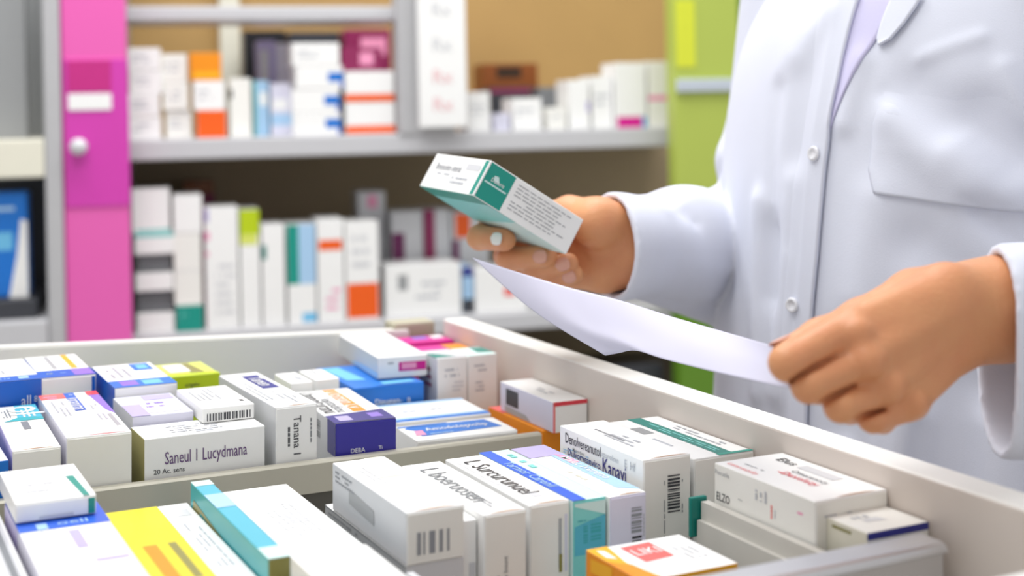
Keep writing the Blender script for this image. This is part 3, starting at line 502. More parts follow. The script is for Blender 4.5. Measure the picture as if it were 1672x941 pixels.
mb('long white box with red printing on top against the drawer side', (0.5147, 0.6215, 0.98, 0.0528, 0.0933, 0.106, 0.0), {'all': 'white', 'left': 'offwhite'},
   [('t', 'left', 0.09, 0.84, 0.15, 'Pencatile', 'grey', 0, 2.3, 1), ('t', 'left', 0.1, 0.36, 0.14, 'ELZO', 'ink', 0, 2.3, 1.3), ('g', 'left', .22, .45, .34, .49, 1, 'grey'), ('g', 'left', .42, .60, .56, .85, 3, 'faintink', 'v'), ('g', 'left', .58, .36, .61, .78, 1, 'coral', 'v'), ('g', 'left', .62, .3, .64, .75, 1, 'faintink', 'v'), ('r', 'left', .84, .66, .89, .70, 'pink'),
    ('t', 'top', 0.12, 0.78, 0.3, 'Lemonazuky', 'coral', -90, 2.3, 1), ('t', 'top', 0.56, 0.42, 0.34, 'Omecenocy', 'ink', -90, 2.3, 1), ('t', 'top', 0.42, 0.42, 0.34, 'Dexelezy', 'red', -90, 2.3, 1), ('g', 'top', .38, .5, .43, .66, 1, 'coral', 'v'), ('t', 'top', 0.76, 0.78, 0.17, 'Elus', 'ink', -90, 2.3, 1), ('r', 'top', .70, .3, .86, .65, 'palegrey'), ('g', 'top', .25, .68, .3, .95, 1, 'grey', 'v'), ('g', 'front', .1, .6, .5, .7, 1, 'faintink')], flap='offwhite', group=GM, vf=60, vl=85)
mb('low cream box with dark blue end in front of the long red printed one', (0.5181, 0.5582, 0.98, 0.0442, 0.0325, 0.0966, 0.0), {'all': 'offwhite', 'left': 'cream'},
   [('r', 'left', .15, .68, .62, .80, 'olive'), ('g', 'top', .15, .55, .5, .85, 1, 'faintink'), ('p', 'top', [(.3,.45),(.6,.4),(.55,.6),(.3,.6)], 'palegrey'), ('r', 'front', 0, .5, 1, .98, 'navy')], group=GM, vf=25, vl=40)
# --- middle compartment, centre row
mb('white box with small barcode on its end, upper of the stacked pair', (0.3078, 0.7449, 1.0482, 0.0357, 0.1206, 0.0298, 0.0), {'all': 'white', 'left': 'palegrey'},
   [('b', 'front', .16, .16, .74, .62, 'paleink', 'u', 9), ('g', 'left', .05, .62, .35, .9, 3, 'paleink'), ('p', 'left', [(.25,.4),(.6,.3),(.6,.6),(.25,.7)], 'grey'), ('p', 'top', [(.35,.6),(.85,.6),(.95,1),(.6,1)], 'cream'), ('g', 'top', .2, .5, .4, .9, 2, 'palegrey', 'v')], flap='offwhite', group=GM)
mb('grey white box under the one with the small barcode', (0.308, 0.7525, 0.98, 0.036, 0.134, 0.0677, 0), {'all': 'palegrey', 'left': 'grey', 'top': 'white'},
   [('g', 'left', .05, .7, .5, .92, 2, 'midgrey'), ('r', 'left', .0, .96, 1, 1, 'midgrey')], group=GM, vf=70, vl=70)
mb('thin white box squeezed between the small barcode box and the next', (0.3322, 0.729, 0.98, 0.01, 0.074, 0.086, 0), 'white', [('r', 'front', .5, .0, .9, .25, 'palegrey')], group=GM, vf=90)
mb('white box with grey script on top, left of the script box by the blue stripe', (0.3518, 0.7451, 0.98, 0.0276, 0.1215, 0.09, 0.0), {'all': 'white'},
   [('t', 'top', 0.42, 0.54, 0.66, 'L boeruosen', 'midgrey', -90, 2.3, 1.2), ('g', 'top', .36, .1, .56, .42, 2, 'paleink', 'v'), ('t', 'front', 0.5, 0.14, 0.46, 'man bount', 'midgrey', 90, 2.3, 1), ('g', 'front', .25, .05, .35, .1, 1, 'grey')], flap='offwhite', group=GM, vf=100)
mb('white box with dark script on top, left of the blue striped one', (0.3837, 0.7481, 0.98, 0.0273, 0.119, 0.09, 0.0), {'all': 'white'},
   [('t', 'top', 0.46, 0.54, 0.7, 'L Surcurunuel', 'ink', -90, 2.3, 1.2), ('r', 'top', .40, .12, .62, .2, 'palegrey'), ('r', 'front', .72, .1, .80, .8, 'grey'), ('r', 'front', .88, .05, .95, .85, 'palelav'), ('r', 'front', .73, .05, .81, .3, 'olive', 1.5), ('r', 'top', .1, .4, .2, .9, 'palegrey')], flap='offwhite', group=GM, vf=110)
mb('pale mint box with blue stripe on top and teal end', (0.4088, 0.7486, 0.98, 0.023, 0.1277, 0.09, 0.0), {'all': 'palemint', 'front': 'mint'},
   [('r', 'top', 0, 0, .40, 1, 'cobalt'), ('t', 'top', 0.2, 0.5, 0.5, 'Tarmor Carenil', 'paleblue', -90, 2.3, 1), ('p', 'front', [(0,0),(1,0),(1,.72),(0,.55)], 'cyan', 1), ('p', 'front', [(0,.99),(1,.99),(1,.72),(0,.94)], 'palemint', 1), ('b', 'front', .52, .25, .86, .62, 'aqua', 'v', 10), ('b', 'front', .28, .22, .42, .55, 'aqua', 'v', 12), ('g', 'front', .1, .62, .4, .68, 1, 'aqua'), ('g', 'top', .5, .6, .9, .9, 1, 'mint', 'v')], flap='mint', group=GM, slit=False, vf=80)
mb('white box with pale blue band on top leaning on the tall white one', (0.4342, 0.7465, 0.98, 0.0262, 0.1291, 0.09, 0.0), {'all': 'white', 'front': 'palelav'},
   [('p', 'top', [(.55,.12),(1,.05),(1,1),(.62,1)], 'paleblue'), ('t', 'top', 0.82, 0.5, 0.45, 'Malac Ivereno', 'white', -90, 2.3, 1), ('r', 'top', 0, .78, .98, 1, 'lavender', 1.3), ('p', 'top', [(.7,.6),(.95,.6),(.95,.75),(.75,.8)], 'pink', 1.6), ('g', 'top', .15, .3, .4, .5, 1, 'cream', 'v'), ('b', 'front', .58, .30, .88, .78, 'paleink', 'v', 14), ('b', 'front', .60, .08, .88, .24, 'ink', 'v', 6), ('g', 'front', .92, .2, .97, .7, 1, 'grey', 'v')], flap='palelav', group=GM, vf=80)
mb('orange and white box with red stamp on top, lying by the metal bar', (0.4204, 0.6259, 0.98, 0.0643, 0.0573, 0.071, 0.0), {'all': 'white', 'left': 'orange', 'front': 'amber'},
   [('p', 'top', [(0,0),(.22,0),(.14,.5),(.22,1),(0,1)], 'amber'), ('p', 'top', [(0,0),(.2,0),(.16,.42),(0,.6)], 'orange', 1.4), ('p', 'top', [(.05,.70),(.12,.62),(.13,.88),(.07,.93)], 'white', 1.8), ('p', 'top', [(.30,.42),(.62,.46),(.62,.92),(.30,.90)], 'coral'), ('t', 'top', 0.46, 0.68, 0.26, 'LIKI', 'white', 0, 2.3, 1.3), ('p', 'left', [(.1,.3),(.5,.4),(.5,.9),(.1,.8)], 'amber'), ('g', 'top', .7, .3, .9, .8, 3, 'palegrey', 'v')], group=GM, vf=45, vl=45)
# --- middle compartment, left part
mb('large box with bright yellow half and white half on top', (0.1799, 0.7468, 0.98, 0.0552, 0.2, 0.073, 0.0), {'all': 'white', 'top': 'white', 'left': 'yellow', 'front': 'yellow'},
   [('r', 'top', 0, 0, .65, 1, 'yellow'), ('r', 'top', .20, .10, .34, .62, 'orange', 1.6), ('r', 'top', .46, .30, .54, .62, 'olive', 1.6), ('g', 'top', .74, .35, .92, .80, 3, 'faintink', 'v'), ('r', 'top', .78, .86, .93, .93, 'palegrey'), ('p', 'top', [(.05,.66),(.5,.74),(.5,.8),(.05,.8)], 'palelime', .9)], group=GM)
mb('white box with blue end band at the front left of the drawer', (0.1225, 0.7493, 0.98, 0.0492, 0.19, 0.088, 0.0), {'all': 'white', 'left': 'palelav'},
   [('r', 'top', 0, .655, 1, 1, 'cobalt'), ('r', 'top', .2, .66, .32, .72, 'paleblue', 1.6), ('t', 'top', .6, .70, .34, 'oell', 'paleblue', 0, 2.3, .8), ('r', 'top', .50, .44, .62, .62, 'lavender'), ('g', 'top', .2, .5, .4, .7, 3, 'palegrey', 'v'), ('r', 'top', .60, .30, .95, .33, 'lavender'), ('r', 'left', 0, 0, .30, 1, 'lavender')], group=GM, vf=80, vl=80)
mb('small white box with teal stripe lying on the blue banded box', (0.1199, 0.8333, 1.0689, 0.0443, 0.0766, 0.0112, 0.0), 'white',
   [('r', 'front', .91, 0, 1, 1, 'teal'), ('p', 'top', [(.84,.0),(.92,.0),(.88,.62),(.78,.62)], 'teal'), ('r', 'front', .28, .02, .72, .22, 'palegrey'), ('g', 'top', .2, .2, .6, .6, 2, 'palegrey')], flap='white', group=GM, slit=False)
mb('white box cut by the left edge at the front of the drawer', (0.077, 0.765, 0.98, 0.037, 0.2, 0.08, 0), {'all': 'offwhite', 'top': 'palegrey'}, [('r', 'top', .8, .3, .9, .8, 'midgrey'), ('r', 'top', .95, 0, 1, 1, 'white')], group=GM)
mb('narrow cyan and teal carton standing on edge beside the yellow box', (0.2144, 0.7591, 0.98, 0.0122, 0.165, 0.087, 0.0), {'all': 'cyan', 'left': 'aqua', 'front': 'olive'},
   [('p', 'left', [(.0,.0),(.55,.0),(.45,.55),(.05,.72)], 'olive'), ('p', 'left', [(.12,.1),(.5,.0),(.42,.45),(.15,.6)], 'aqua', 1.6), ('r', 'top', 0, .62, 1, .8, 'paleblue'), ('r', 'top', 0, .93, 1, 1, 'palemint'), ('r', 'top', 0, 0, 1, .12, 'palemint')], group=GM, vl=90)
mb('white carton with grey printing right of the narrow cyan one', (0.2533, 0.7674, 0.98, 0.0433, 0.17, 0.075, 0.0), 'white',
   [('g', 'top', .25, .35, .75, .75, 5, 'palegrey', 'v'), ('r', 'top', .45, .50, .75, .62, 'palegrey')], group=GM)
mb('blurred white box nearest the lens, lying on the grey printed carton', (0.2385, 0.6233, 1.0555, 0.042, 0.09, 0.0145, 0.0), 'white', [('g', 'top', .4, .5, .8, .7, 2, 'palegrey')], group=GM)
# ------------------------------------------------------------------ implicit-surface modelling for the person
def smin(a, b, k):
    h = np.clip(.5+.5*(b-a)/k, 0, 1); return b+(a-b)*h-k*h*(1-h)
def cap(p, a, b, r1, r2):
    a = np.asarray(a); b = np.asarray(b); ba = b-a; L = max(1e-9, float(ba@ba))
    c = (p[0]+p[-1])/2; h = min(1, max(0, float((c-a)@ba)/L)); far = np.linalg.norm(c-a-h*ba)-max(r1, r2)-np.linalg.norm(p[0]-p[-1])/2
    if far > .09: return np.full(len(p), far)
    h = np.clip(((p-a)@ba)/L, 0, 1); q = p-a-h[:, None]*ba
    return np.sqrt((q*q).sum(1))-(r1+(r2-r1)*h)
def chain(p, pts, k=.004):
    d = None
    for (a, ra), (b, rb) in zip(pts[:-1], pts[1:]):
        c = cap(p, a, b, ra, rb); d = c if d is None else smin(d, c, k)
    return d
def ell(p, c, r):
    q = (p-np.asarray(c))/np.asarray(r); n = np.sqrt((q*q).sum(1)); return (n-1)*min(r)
def nets(f, lo, hi, vox, B=14):
    """Sparse surface nets: blocks near the surface only; returns one welded quad mesh."""
    lo = np.asarray(lo, float); n = np.ceil((np.asarray(hi)-lo)/vox/B).astype(int)
    g = np.stack(np.meshgrid(*[np.arange(k) for k in n], indexing='ij'), -1).reshape(-1, 3)
    ctr = lo+(g+.5)*B*vox; rad = B*vox*math.sqrt(3)/2
    act = g[np.abs(f(ctr)) < rad*1.1+.016]
    off = np.stack(np.meshgrid(*[np.arange(B+1)]*3, indexing='ij'), -1)
    N = n*B+2; key = lambda q: (q[..., 0]*N[1]+q[..., 1])*N[2]+q[..., 2]
    K, V, E = [], [], []
    for blk in act:
        ijk = off+blk*B
        v = f((lo+ijk*vox).reshape(-1, 3)).reshape(B+1, B+1, B+1); s = v < 0
        if s.all() or not s.any(): continue
        cnt = np.zeros((B, B, B)); pos = np.zeros((B, B, B, 3))
        for ax in range(3):
            for da in (0, 1):
                for db in (0, 1):
                    sl = [None]*3; o = [x for x in range(3) if x != ax]
                    sl[ax] = slice(0, B); sl[o[0]] = slice(da, da+B); sl[o[1]] = slice(db, db+B)
                    s2 = list(sl); s2[ax] = slice(1, B+1)
                    a, b = v[tuple(sl)], v[tuple(s2)]; m = (a < 0) != (b < 0)
                    t = np.where(m, a/np.where(m, a-b, 1), 0)
                    q = np.zeros(pos.shape); q[..., ax] = t; q[..., o[0]] = da; q[..., o[1]] = db
                    pos += np.where(m[..., None], q, 0); cnt += m
            sl = [slice(0, B)]*3; s2 = list(sl); s2[ax] = slice(1, B+1)
            a, b = s[tuple(sl)], s[tuple(s2)]; m = a != b
            if m.any(): E.append((ax, ijk[:B, :B, :B][m], a[m]))
        c = cnt > 0
        base = ijk[:B, :B, :B][c]; K.append(key(base)); V.append(lo+(base+pos[c]/cnt[c][:, None])*vox)
    K = np.concatenate(K); V = np.concatenate(V); o = np.argsort(K); K = K[o]; V = V[o]
    faces = []
    for ax, e, ins in E:
        u, w = [np.eye(3, dtype=int)[x] for x in ((ax+1) % 3, (ax+2) % 3)]
        idx = []
        for d in (0*u, -u, -u-w, -w):
            kk = key(e+d); i = np.clip(np.searchsorted(K, kk), 0, len(K)-1); idx.append(np.where(K[i] == kk, i, -1))
        idx = np.stack(idx, 1); ok = (idx >= 0).all(1)
        idx = np.where(ins[:, None], idx, idx[:, ::-1]); faces.append(idx[ok])
    return V, np.concatenate(faces)
def np_obj(name, V, Fc, m, parent=None, keep=True):
    me = bpy.data.meshes.new(name); me.vertices.add(len(V)); me.vertices.foreach_set('co', V.astype(np.float32).ravel())
    me.loops.add(Fc.size); me.loops.foreach_set('vertex_index', Fc.astype(np.int32).ravel())
    me.polygons.add(len(Fc)); me.polygons.foreach_set('loop_start', np.arange(0, Fc.size, Fc.shape[1], dtype=np.int32))
    me.update(calc_edges=True); me.validate(); me.polygons.foreach_set('use_smooth', [True]*len(me.polygons)); me.materials.append(MATS[m])
    o = bpy.data.objects.new(name, me); COL.objects.link(o)
    if parent is not None: o.parent = parent; o.matrix_local = parent.matrix_world.inverted()
    return o
person = empty('person', 'pharmacist in white lab coat holding a medicine box and a paper over the drawer', 'person', (.83, .835, 0))
# ---- joints (metres)
NEAR = dict(  # the hand with the paper
 meta=[[((0.6022, 0.5411, 1.1973),.0178),((0.5524, 0.5411, 1.2011),.0160),((0.4848, 0.539, 1.1881),.0108)], [((0.5982, 0.5375, 1.1928),.0185),((0.5427, 0.5382, 1.1913),.0160),((0.4825, 0.529, 1.1744),.0110)],
       [((0.5982, 0.5375, 1.1865),.0185),((0.5471, 0.5404, 1.1796),.0155),((0.4936, 0.5266, 1.1604),.0102)], [((0.6022, 0.5411, 1.1812),.0175),((0.5577, 0.5417, 1.1718),.0145),((0.5121, 0.5271, 1.1495),.0092)]],
 fing=[[((0.4823, 0.5381, 1.1877),.0105),((0.4365, 0.5349, 1.1738),.0092),((0.4547, 0.5502, 1.1668),.0084),((0.4629, 0.5662, 1.168),.0076)],
       [((0.4839, 0.5305, 1.1721),.0100),((0.4459, 0.53, 1.162),.0084),((0.465, 0.5449, 1.1565),.0079),((0.4746, 0.5601, 1.1608),.0072)],
       [((0.4976, 0.529, 1.1563),.0096),((0.4637, 0.5264, 1.1506),.0080),((0.4819, 0.5395, 1.1449),.0075),((0.4898, 0.5522, 1.1489),.0070)],
       [((0.5147, 0.528, 1.1464),.0086),((0.4847, 0.5256, 1.1426),.0073),((0.5003, 0.5355, 1.138),.0068),((0.5073, 0.5476, 1.1421),.0064)]],
 thumb=[((0.6007, 0.5531, 1.2002),.0172),((0.5474, 0.5606, 1.1977),.0142),((0.5121, 0.5654, 1.1864),.0104),((0.4869, 0.5695, 1.1775),.0094),((0.4656, 0.5716, 1.1712),.0075)],
 bumps=[((0.4771, 0.5295, 1.1865),.0078),((0.478, 0.5223, 1.1727),.0080),((0.4904, 0.5204, 1.1586),.0074),((0.5082, 0.5212, 1.149),.0066)],
 cords=[((0.5419, 0.5308, 1.1973),(0.4798, 0.5315, 1.186)),((0.5337, 0.5271, 1.1908),(0.48, 0.5235, 1.1729)),((0.5382, 0.5293, 1.1796),(0.4916, 0.5208, 1.159))],
 creases=[[(0.4603, 0.5253, 1.1781),(0.4473, 0.527, 1.1723),(0.4358, 0.5307, 1.1659)],[(0.4703, 0.5229, 1.1616),(0.4593, 0.5242, 1.1571),(0.4516, 0.5259, 1.1541)],[(0.4912, 0.5222, 1.1474),(0.4791, 0.5217, 1.1459),(0.4705, 0.5217, 1.1449)]])
FAR = dict(
 meta=[[((0.6039, 0.9393, 1.199),.024),((0.5798, 0.9586, 1.2073),.020),((0.5536, 0.9857, 1.2078),.0125)], [((0.6039, 0.9393, 1.1914),.024),((0.5798, 0.9586, 1.1934),.021),((0.5504, 0.9874, 1.1938),.0125)],
       [((0.6039, 0.9393, 1.1852),.024),((0.5782, 0.956, 1.1818),.020),((0.5498, 0.9821, 1.1787),.0118)], [((0.6028, 0.9376, 1.1803),.023),((0.5801, 0.9494, 1.1711),.019),((0.551, 0.9736, 1.166),.0108)]],
 fing=[[((0.5536, 0.9857, 1.2078),.0118),((0.5056, 1.0085, 1.2044),.0102),((0.4832, 0.9863, 1.1988),.0102),((0.4888, 0.9518, 1.1994),.0092)],
       [((0.5504, 0.9874, 1.1938),.0115),((0.5126, 0.9958, 1.1813),.0100),((0.5034, 0.9713, 1.1815),.0098),((0.5186, 0.9364, 1.1861),.0090)],
       [((0.5498, 0.9821, 1.1787),.0108),((0.5198, 0.983, 1.1709),.0094),((0.5207, 0.9578, 1.1724),.0092),((0.5343, 0.9282, 1.1807),.0084)],
       [((0.551, 0.9736, 1.166),.0098),((0.5297, 0.9711, 1.1603),.0084),((0.5331, 0.9491, 1.1626),.0082),((0.5397, 0.9276, 1.1716),.0074)]],
 bumps=[], cords=[], creases=[],
 thumb=[((0.5933, 0.9369, 1.2048),.021),((0.5663, 0.9363, 1.2114),.0205),((0.5552, 0.9624, 1.2171),.0145),((0.5539, 0.9991, 1.2137),.0112),((0.547, 1.0287, 1.2216),.0092)])
NEAR['view'] = (.62, .75, -.2); FAR['view'] = (0, 0, 0)
WR = {'near': ((0.5898, 0.5408, 1.1908)), 'far': ((0.6039, 0.9393, 1.1903))}
ELB = {'near': (.88, .455, 1.19), 'far': (0.8298, 1.0336, 1.1718)}
SHO = {'near': (.835, .665, 1.405), 'far': (.845, 1.01, 1.405)}
def hand(p, H, el, wrist):
    d = None
    for m in H['meta']:
        c = chain(p, m, .006); d = c if d is None else smin(d, c, .007)
    fo = chain(p, [(el, .043), (tuple(np.asarray(wrist)*.55+np.asarray(el)*.45), .036), (H['meta'][1][0][0], .023)], .01)
    fo2 = chain(p, [(el, .040), (H['meta'][2][0][0], .0225)], .01)
    d = smin(d, smin(fo, fo2, .01), .014)
    d = smin(d, chain(p, H['thumb'], .006), .009)
    for a, b in H['cords']: d = smin(d, cap(p, a, b, .0022, .0030), .006)
    for a, ra in H['bumps']: d = smin(d, cap(p, a, a, ra, ra), .006)
    fs = [smin(d, chain(p, c, .0035), .0040) for c in H['fing']]
    r = fs[0]
    for q in fs[1:]: r = smin(r, q, .0006)
    for c in H['creases']:
        for dd in (-.006, -.003, 0, .003, .006):
            g = np.asarray(c)+dd*np.asarray(H['view'])
            r = -smin(-r, np.minimum(cap(p, g[0], g[1], .0008, .0015), cap(p, g[1], g[2], .0015, .0013)), .002)
    return r
TZ = [.55,.9,1.05,1.2,1.32,1.40,1.47]; TA = [.235,.215,.205,.203,.20,.185,.10]; TB = [.165,.145,.135,.132,.128,.118,.08]; TX = [.821,.821,.821,.821,.828,.84,.85]
ZZ = np.arange(.4, 1.7, .01)
def soft(v):
    q = np.interp(ZZ, TZ, v)
    for _ in range(3): q = np.convolve(np.pad(q, 3, mode='edge'), np.ones(7)/7, mode='valid')
    return q
XX, AA, BB = soft(TX), soft(TA), soft(TB)
def torso(p, g=0.):
    z = p[:, 2]; cx = np.interp(z, ZZ, XX); A = np.interp(z, ZZ, AA)-g; Bq = np.interp(z, ZZ, BB)-g
    n = (np.abs((p[:, 0]-cx)/Bq)**2.3+np.abs((p[:, 1]-.835)/A)**2.3)**(1/2.3)
    return (n-1)*Bq
def body_f(p):
    out = np.full(len(p), 1.)
    hands = {'near': NEAR, 'far': FAR}
    d = np.maximum(torso(p, .045), np.maximum(p[:, 2]-1.42, .86-p[:, 2]))
    d = smin(d, chain(p, [((.85, .835, 1.36), .07), ((.84, .835, 1.47), .052), ((.835, .835, 1.54), .05)]), .03)
    d = smin(d, ell(p, (.825, .835, 1.62), (.093, .076, .118)), .03)
    d = smin(d, cap(p, (.742, .835, 1.62), (.722, .835, 1.598), .008, .012), .012)      # nose
    for s in (-1, 1): d = smin(d, ell(p, (.835, .835+s*.078, 1.615), (.018, .008, .03)), .006)
    for k in ('near', 'far'):
        d = smin(d, chain(p, [(SHO[k], .05), (ELB[k], .043)], .01), .03)
        d = smin(d, hand(p, hands[k], ELB[k], WR[k]), .01)
    return d
# body: the two hands fine, everything the coat covers coarser but in one welded surface
V, Fq = nets(body_f, (.30, .40, .80), (1.0, 1.12, 1.76), .0017, B=14)
body = np_obj('body', V, Fq, 'skin', person)
# fingernails: thin curved plates on the backs of the fingertips
def nail(tip, prev, r, up, m, label=None, ln=.0145, wd=.0104, back=.0015):
    t = Vector(tip); ax = (t-Vector(prev)).normalized(); u = Vector(up); u = (u-ax*u.dot(ax)).normalized(); s = ax.cross(u)
    bm = bmesh.new(); n = 8; rows = []
    for i in range(n+1):
        a = (i/n-.5)*2; row = []
        for j in range(n+1):
            b = (j/n-.5)*2; e = math.sqrt(max(0, 1-abs(a)**3)) 
            y = b*e*wd/2
            row.append(bm.verts.new(t+ax*(a*ln/2+r*.25-back)+s*y+u*(r*.98*math.cos(min(1.2, y/r*1.0))+.0009-.0008*max(0, a)**2)))
        rows.append(row)
    for i in range(n):
        for j in range(n): bm.faces.new((rows[i][j], rows[i][j+1], rows[i+1][j+1], rows[i+1][j]))
    bmesh.ops.remove_doubles(bm, verts=bm.verts[:], dist=1e-5)
    bmesh.ops.recalc_face_normals(bm, faces=bm.faces[:])
    o = obj('fingernail', bm, m, None, None, True); o.parent = body; o.matrix_local = Matrix.Identity(4)
    md = o.modifiers.new('thickness', 'SOLIDIFY'); md.thickness = .0006
    if label: o['label'] = label
TOC = Vector((-.46, -.887, .12))
for i, (m, lb) in enumerate((('nail_pale', 'pale whitish fingernail'), ('nail', None), ('nail', None), ('nail', None))):
    f = FAR['fing'][i]; nail(f[3][0], f[2][0], f[3][1], TOC, m, lb)
f = NEAR['thumb']; nail(f[4][0], f[3][0], f[4][1], (-.25, .5, .9), 'nail')
# ---- coat
CUF = {'near': ((0.5907, 0.5403, 1.1669), (-.85, .53, .0)), 'far': ((0.5834, 0.9421, 1.1905), (-.98, .10, .0))}
CN = [np.asarray(q) for q in ((0.6005, 0.5352, 1.1891), (0.6051, 0.5384, 1.1437))]
FOLDS = []   # (a, b, width, amplitude): soft ridges (+) and valleys (-) in the cloth
def fold(a, b, w, amp): FOLDS.append((np.asarray(a), np.asarray(b), w, amp*1.5))
for q in (((0.7079, 0.7436, 1.3014),(0.7253, 0.6901, 1.2511),.016,.006),((0.713, 0.7314, 1.3171),(0.7447, 0.6636, 1.239),.02,-.006),((0.7225, 0.6989, 1.2728),(0.7462, 0.6623, 1.239),.014,.006),((0.7326, 0.6857, 1.2991),(0.7485, 0.6628, 1.2733),.018,-.006),
          ((0.713, 0.8628, 1.3646),(0.6925, 0.8672, 1.2287),.018,.004),((0.7011, 0.8717, 1.3192),(0.689, 0.8629, 1.1542),.012,-.004),((0.6934, 0.8391, 1.2451),(0.6868, 0.8539, 1.0762),.013,.004),((0.6943, 0.8872, 1.2275),(0.6884, 0.8812, 1.071),.010,.004),
          ((0.6993, 0.7549, 1.2351),(0.6939, 0.7622, 1.1659),.02,.004),((0.7071, 0.7192, 1.2058),(0.7175, 0.6941, 1.1813),.02,-.005),((0.6898, 0.788, 1.1256),(0.689, 0.7822, 1.0612),.012,-.005),((0.7018, 0.726, 1.0761),(0.6989, 0.7292, 1.0355),.015,.009),
          ((0.7164, 0.693, 1.1031),(0.7117, 0.6971, 1.0329),.03,-.012),((0.7302, 0.6723, 1.0797),(0.7339, 0.6647, 1.0253),.02,.008),((0.7083, 0.8494, 1.3488),(0.7175, 0.8305, 1.3827),.014,.004),((0.7089, 0.782, 1.3414),(0.6998, 0.789, 1.2943),.010,.004)):
    fold(*q)
for q in (((0.7295, 0.6896, 1.2965),(0.7485, 0.6628, 1.2682),.007,-.0024),((0.7228, 0.6992, 1.2807),(0.7394, 0.6698, 1.244),.007,.0022),((0.7338, 0.6811, 1.2791),(0.7477, 0.662, 1.2519),.006,.002),((0.7164, 0.7105, 1.2703),(0.7265, 0.6855, 1.2361),.006,-.002),
          ((0.7069, 0.7566, 1.3175),(0.7232, 0.6996, 1.2881),.006,-.0016),((0.7196, 0.7319, 1.3421),(0.7415, 0.694, 1.3565),.006,.0016),((0.7465, 0.6762, 1.3339),(0.7508, 0.6627, 1.2948),.008,.002),((0.7284, 0.6817, 1.2298),(0.7453, 0.6599, 1.2092),.007,-.002),
          ((0.69, 0.8618, 1.2042),(0.6878, 0.8646, 1.0941),.005,-.0018),((0.689, 0.8397, 1.1864),(0.6869, 0.8448, 1.0779),.006,.0016),((0.7049, 0.717, 1.0731),(0.7025, 0.7194, 1.0374),.006,-.003),((0.6959, 0.7448, 1.066),(0.6937, 0.7476, 1.0362),.006,.002)):
    fold(*q)
EF = np.asarray(ELB['far'])
for q in (((0.7398, 0.9846, 1.225),(0.6596, 0.9362, 1.2038),.006,-.0024),((0.7468, 0.981, 1.2093),(0.6786, 0.9432, 1.1744),.006,.0022),((0.7356, 0.9699, 1.1872),(0.6976, 0.9559, 1.148),.006,-.0022),((0.6993, 0.9719, 1.229),(0.6283, 0.9299, 1.2168),.006,.0016),
          ((0.6227, 0.9216, 1.1819),(0.6927, 0.9359, 1.1665),.007,.0014),((0.752, 1.0065, 1.2634),(0.762, 0.99, 1.2705),.005,-.002),((0.749, 1.0081, 1.2463),(0.7578, 0.9809, 1.2505),.005,-.002)):
    fold(*q)
for q in (((0.7429, 1.0056, 1.2363),(0.7554, 0.9878, 1.217),.012,.003),((0.7081, 0.9842, 1.2314),(0.7434, 0.9658, 1.1982),.014,-.0035),((0.675, 0.9564, 1.2241),(0.7246, 0.9475, 1.1744),.014,.0035),((0.6437, 0.9388, 1.2182),(0.7113, 0.9431, 1.1486),.016,-.003),
          ((0.6243, 0.9377, 1.2164),(0.6576, 0.9316, 1.1688),.012,.0025),((0.7606, 1.0133, 1.2787),(0.7548, 0.9825, 1.237),.012,-.003),((0.7504, 1.0186, 1.2441),(0.7573, 0.9812, 1.237),.012,-.004)):
    fold(*q)
def coat_f(p):
    d = np.maximum(torso(p), p[:, 2]-1.46)
    d = smin(d, chain(p, [((.85, .835, 1.36), .10), ((.845, .835, 1.44), .085)], .02), .03)
    # far sleeve
    s = chain(p, [(SHO['far'], .062), ((0.8234, 1.02, 1.2514), .055), (EF, .058), ((0.6847, 0.9795, 1.1831), .050), (CUF['far'][0], .0405), ((0.5302, 0.919, 1.195), .040)], .02)
    s = smin(s, cap(p, (0.621, 0.9563, 1.1535), (0.7987, 1.016, 1.1139), .011, .031), .004)
    s = smin(s, ell(p, (0.7827, 1.0244, 1.2567), (.026, .026, .027)), .012)
    c0, n0 = np.asarray(CUF['far'][0]), np.asarray(CUF['far'][1]); n0 = n0/np.linalg.norm(n0)
    pl = (p-c0)@n0
    inn = chain(p, [(tuple(c0-n0*.07+np.array([.0, .03, 0])), .030), (tuple(c0+n0*.0), .0375), (tuple(c0+n0*.1), .040)], .01)
    s = np.maximum(s, pl); 
    d = smin(d, s, .005)
    # near sleeve: tall drooping cuff
    el = np.asarray(ELB['near'])
    s = smin(chain(p, [(SHO['near'], .064), (el, .066), (CN[0], .0335), (CN[0]*1.6-el*.6, .031)], .02),
             chain(p, [(SHO['near'], .064), (el-np.array([0, 0, .03]), .066), (CN[1], .034), (CN[1]*1.6-(el-np.array([0, 0, .03]))*.6, .032)], .02), .035)
    c1, n1 = np.asarray(CUF['near'][0]), np.asarray(CUF['near'][1]); n1 = n1/np.linalg.norm(n1)
    s = np.maximum(s, (p-c1)@n1)
    d = smin(d, s, .02)
    for a, b, w, amp in FOLDS:
        m = cap(p, a, b, 0, 0); d = d-amp*np.exp(-(m/w)**2)
    # hollow cuffs
    d = np.maximum(d, -inn)
    in2 = smin(chain(p, [(tuple(CN[0]+(el-CN[0])*.35), .03), (tuple(CN[0]), .0295), (tuple(CN[0]*1.6-el*.6), .029)], .01),
               chain(p, [(tuple(CN[1]+(el-CN[1])*.35), .03), (tuple(CN[1]), .030), (tuple(CN[1]*1.6-el*.6), .029)], .01), .035)
    d = np.maximum(d, -in2)
    d = np.maximum(d, .62-p[:, 2])
    return d
V, Fq = nets(coat_f, (.50, .38, .60), (1.02, 1.14, 1.52), .0026, B=14)
coat = np_obj('lab_coat', V, Fq, 'coat_cotton', person)
sm = coat.modifiers.new('ease', 'SMOOTH'); sm.factor = .5; sm.iterations = 3
bvh = BVHTree.FromPolygons([tuple(v) for v in V], [tuple(f) for f in Fq])
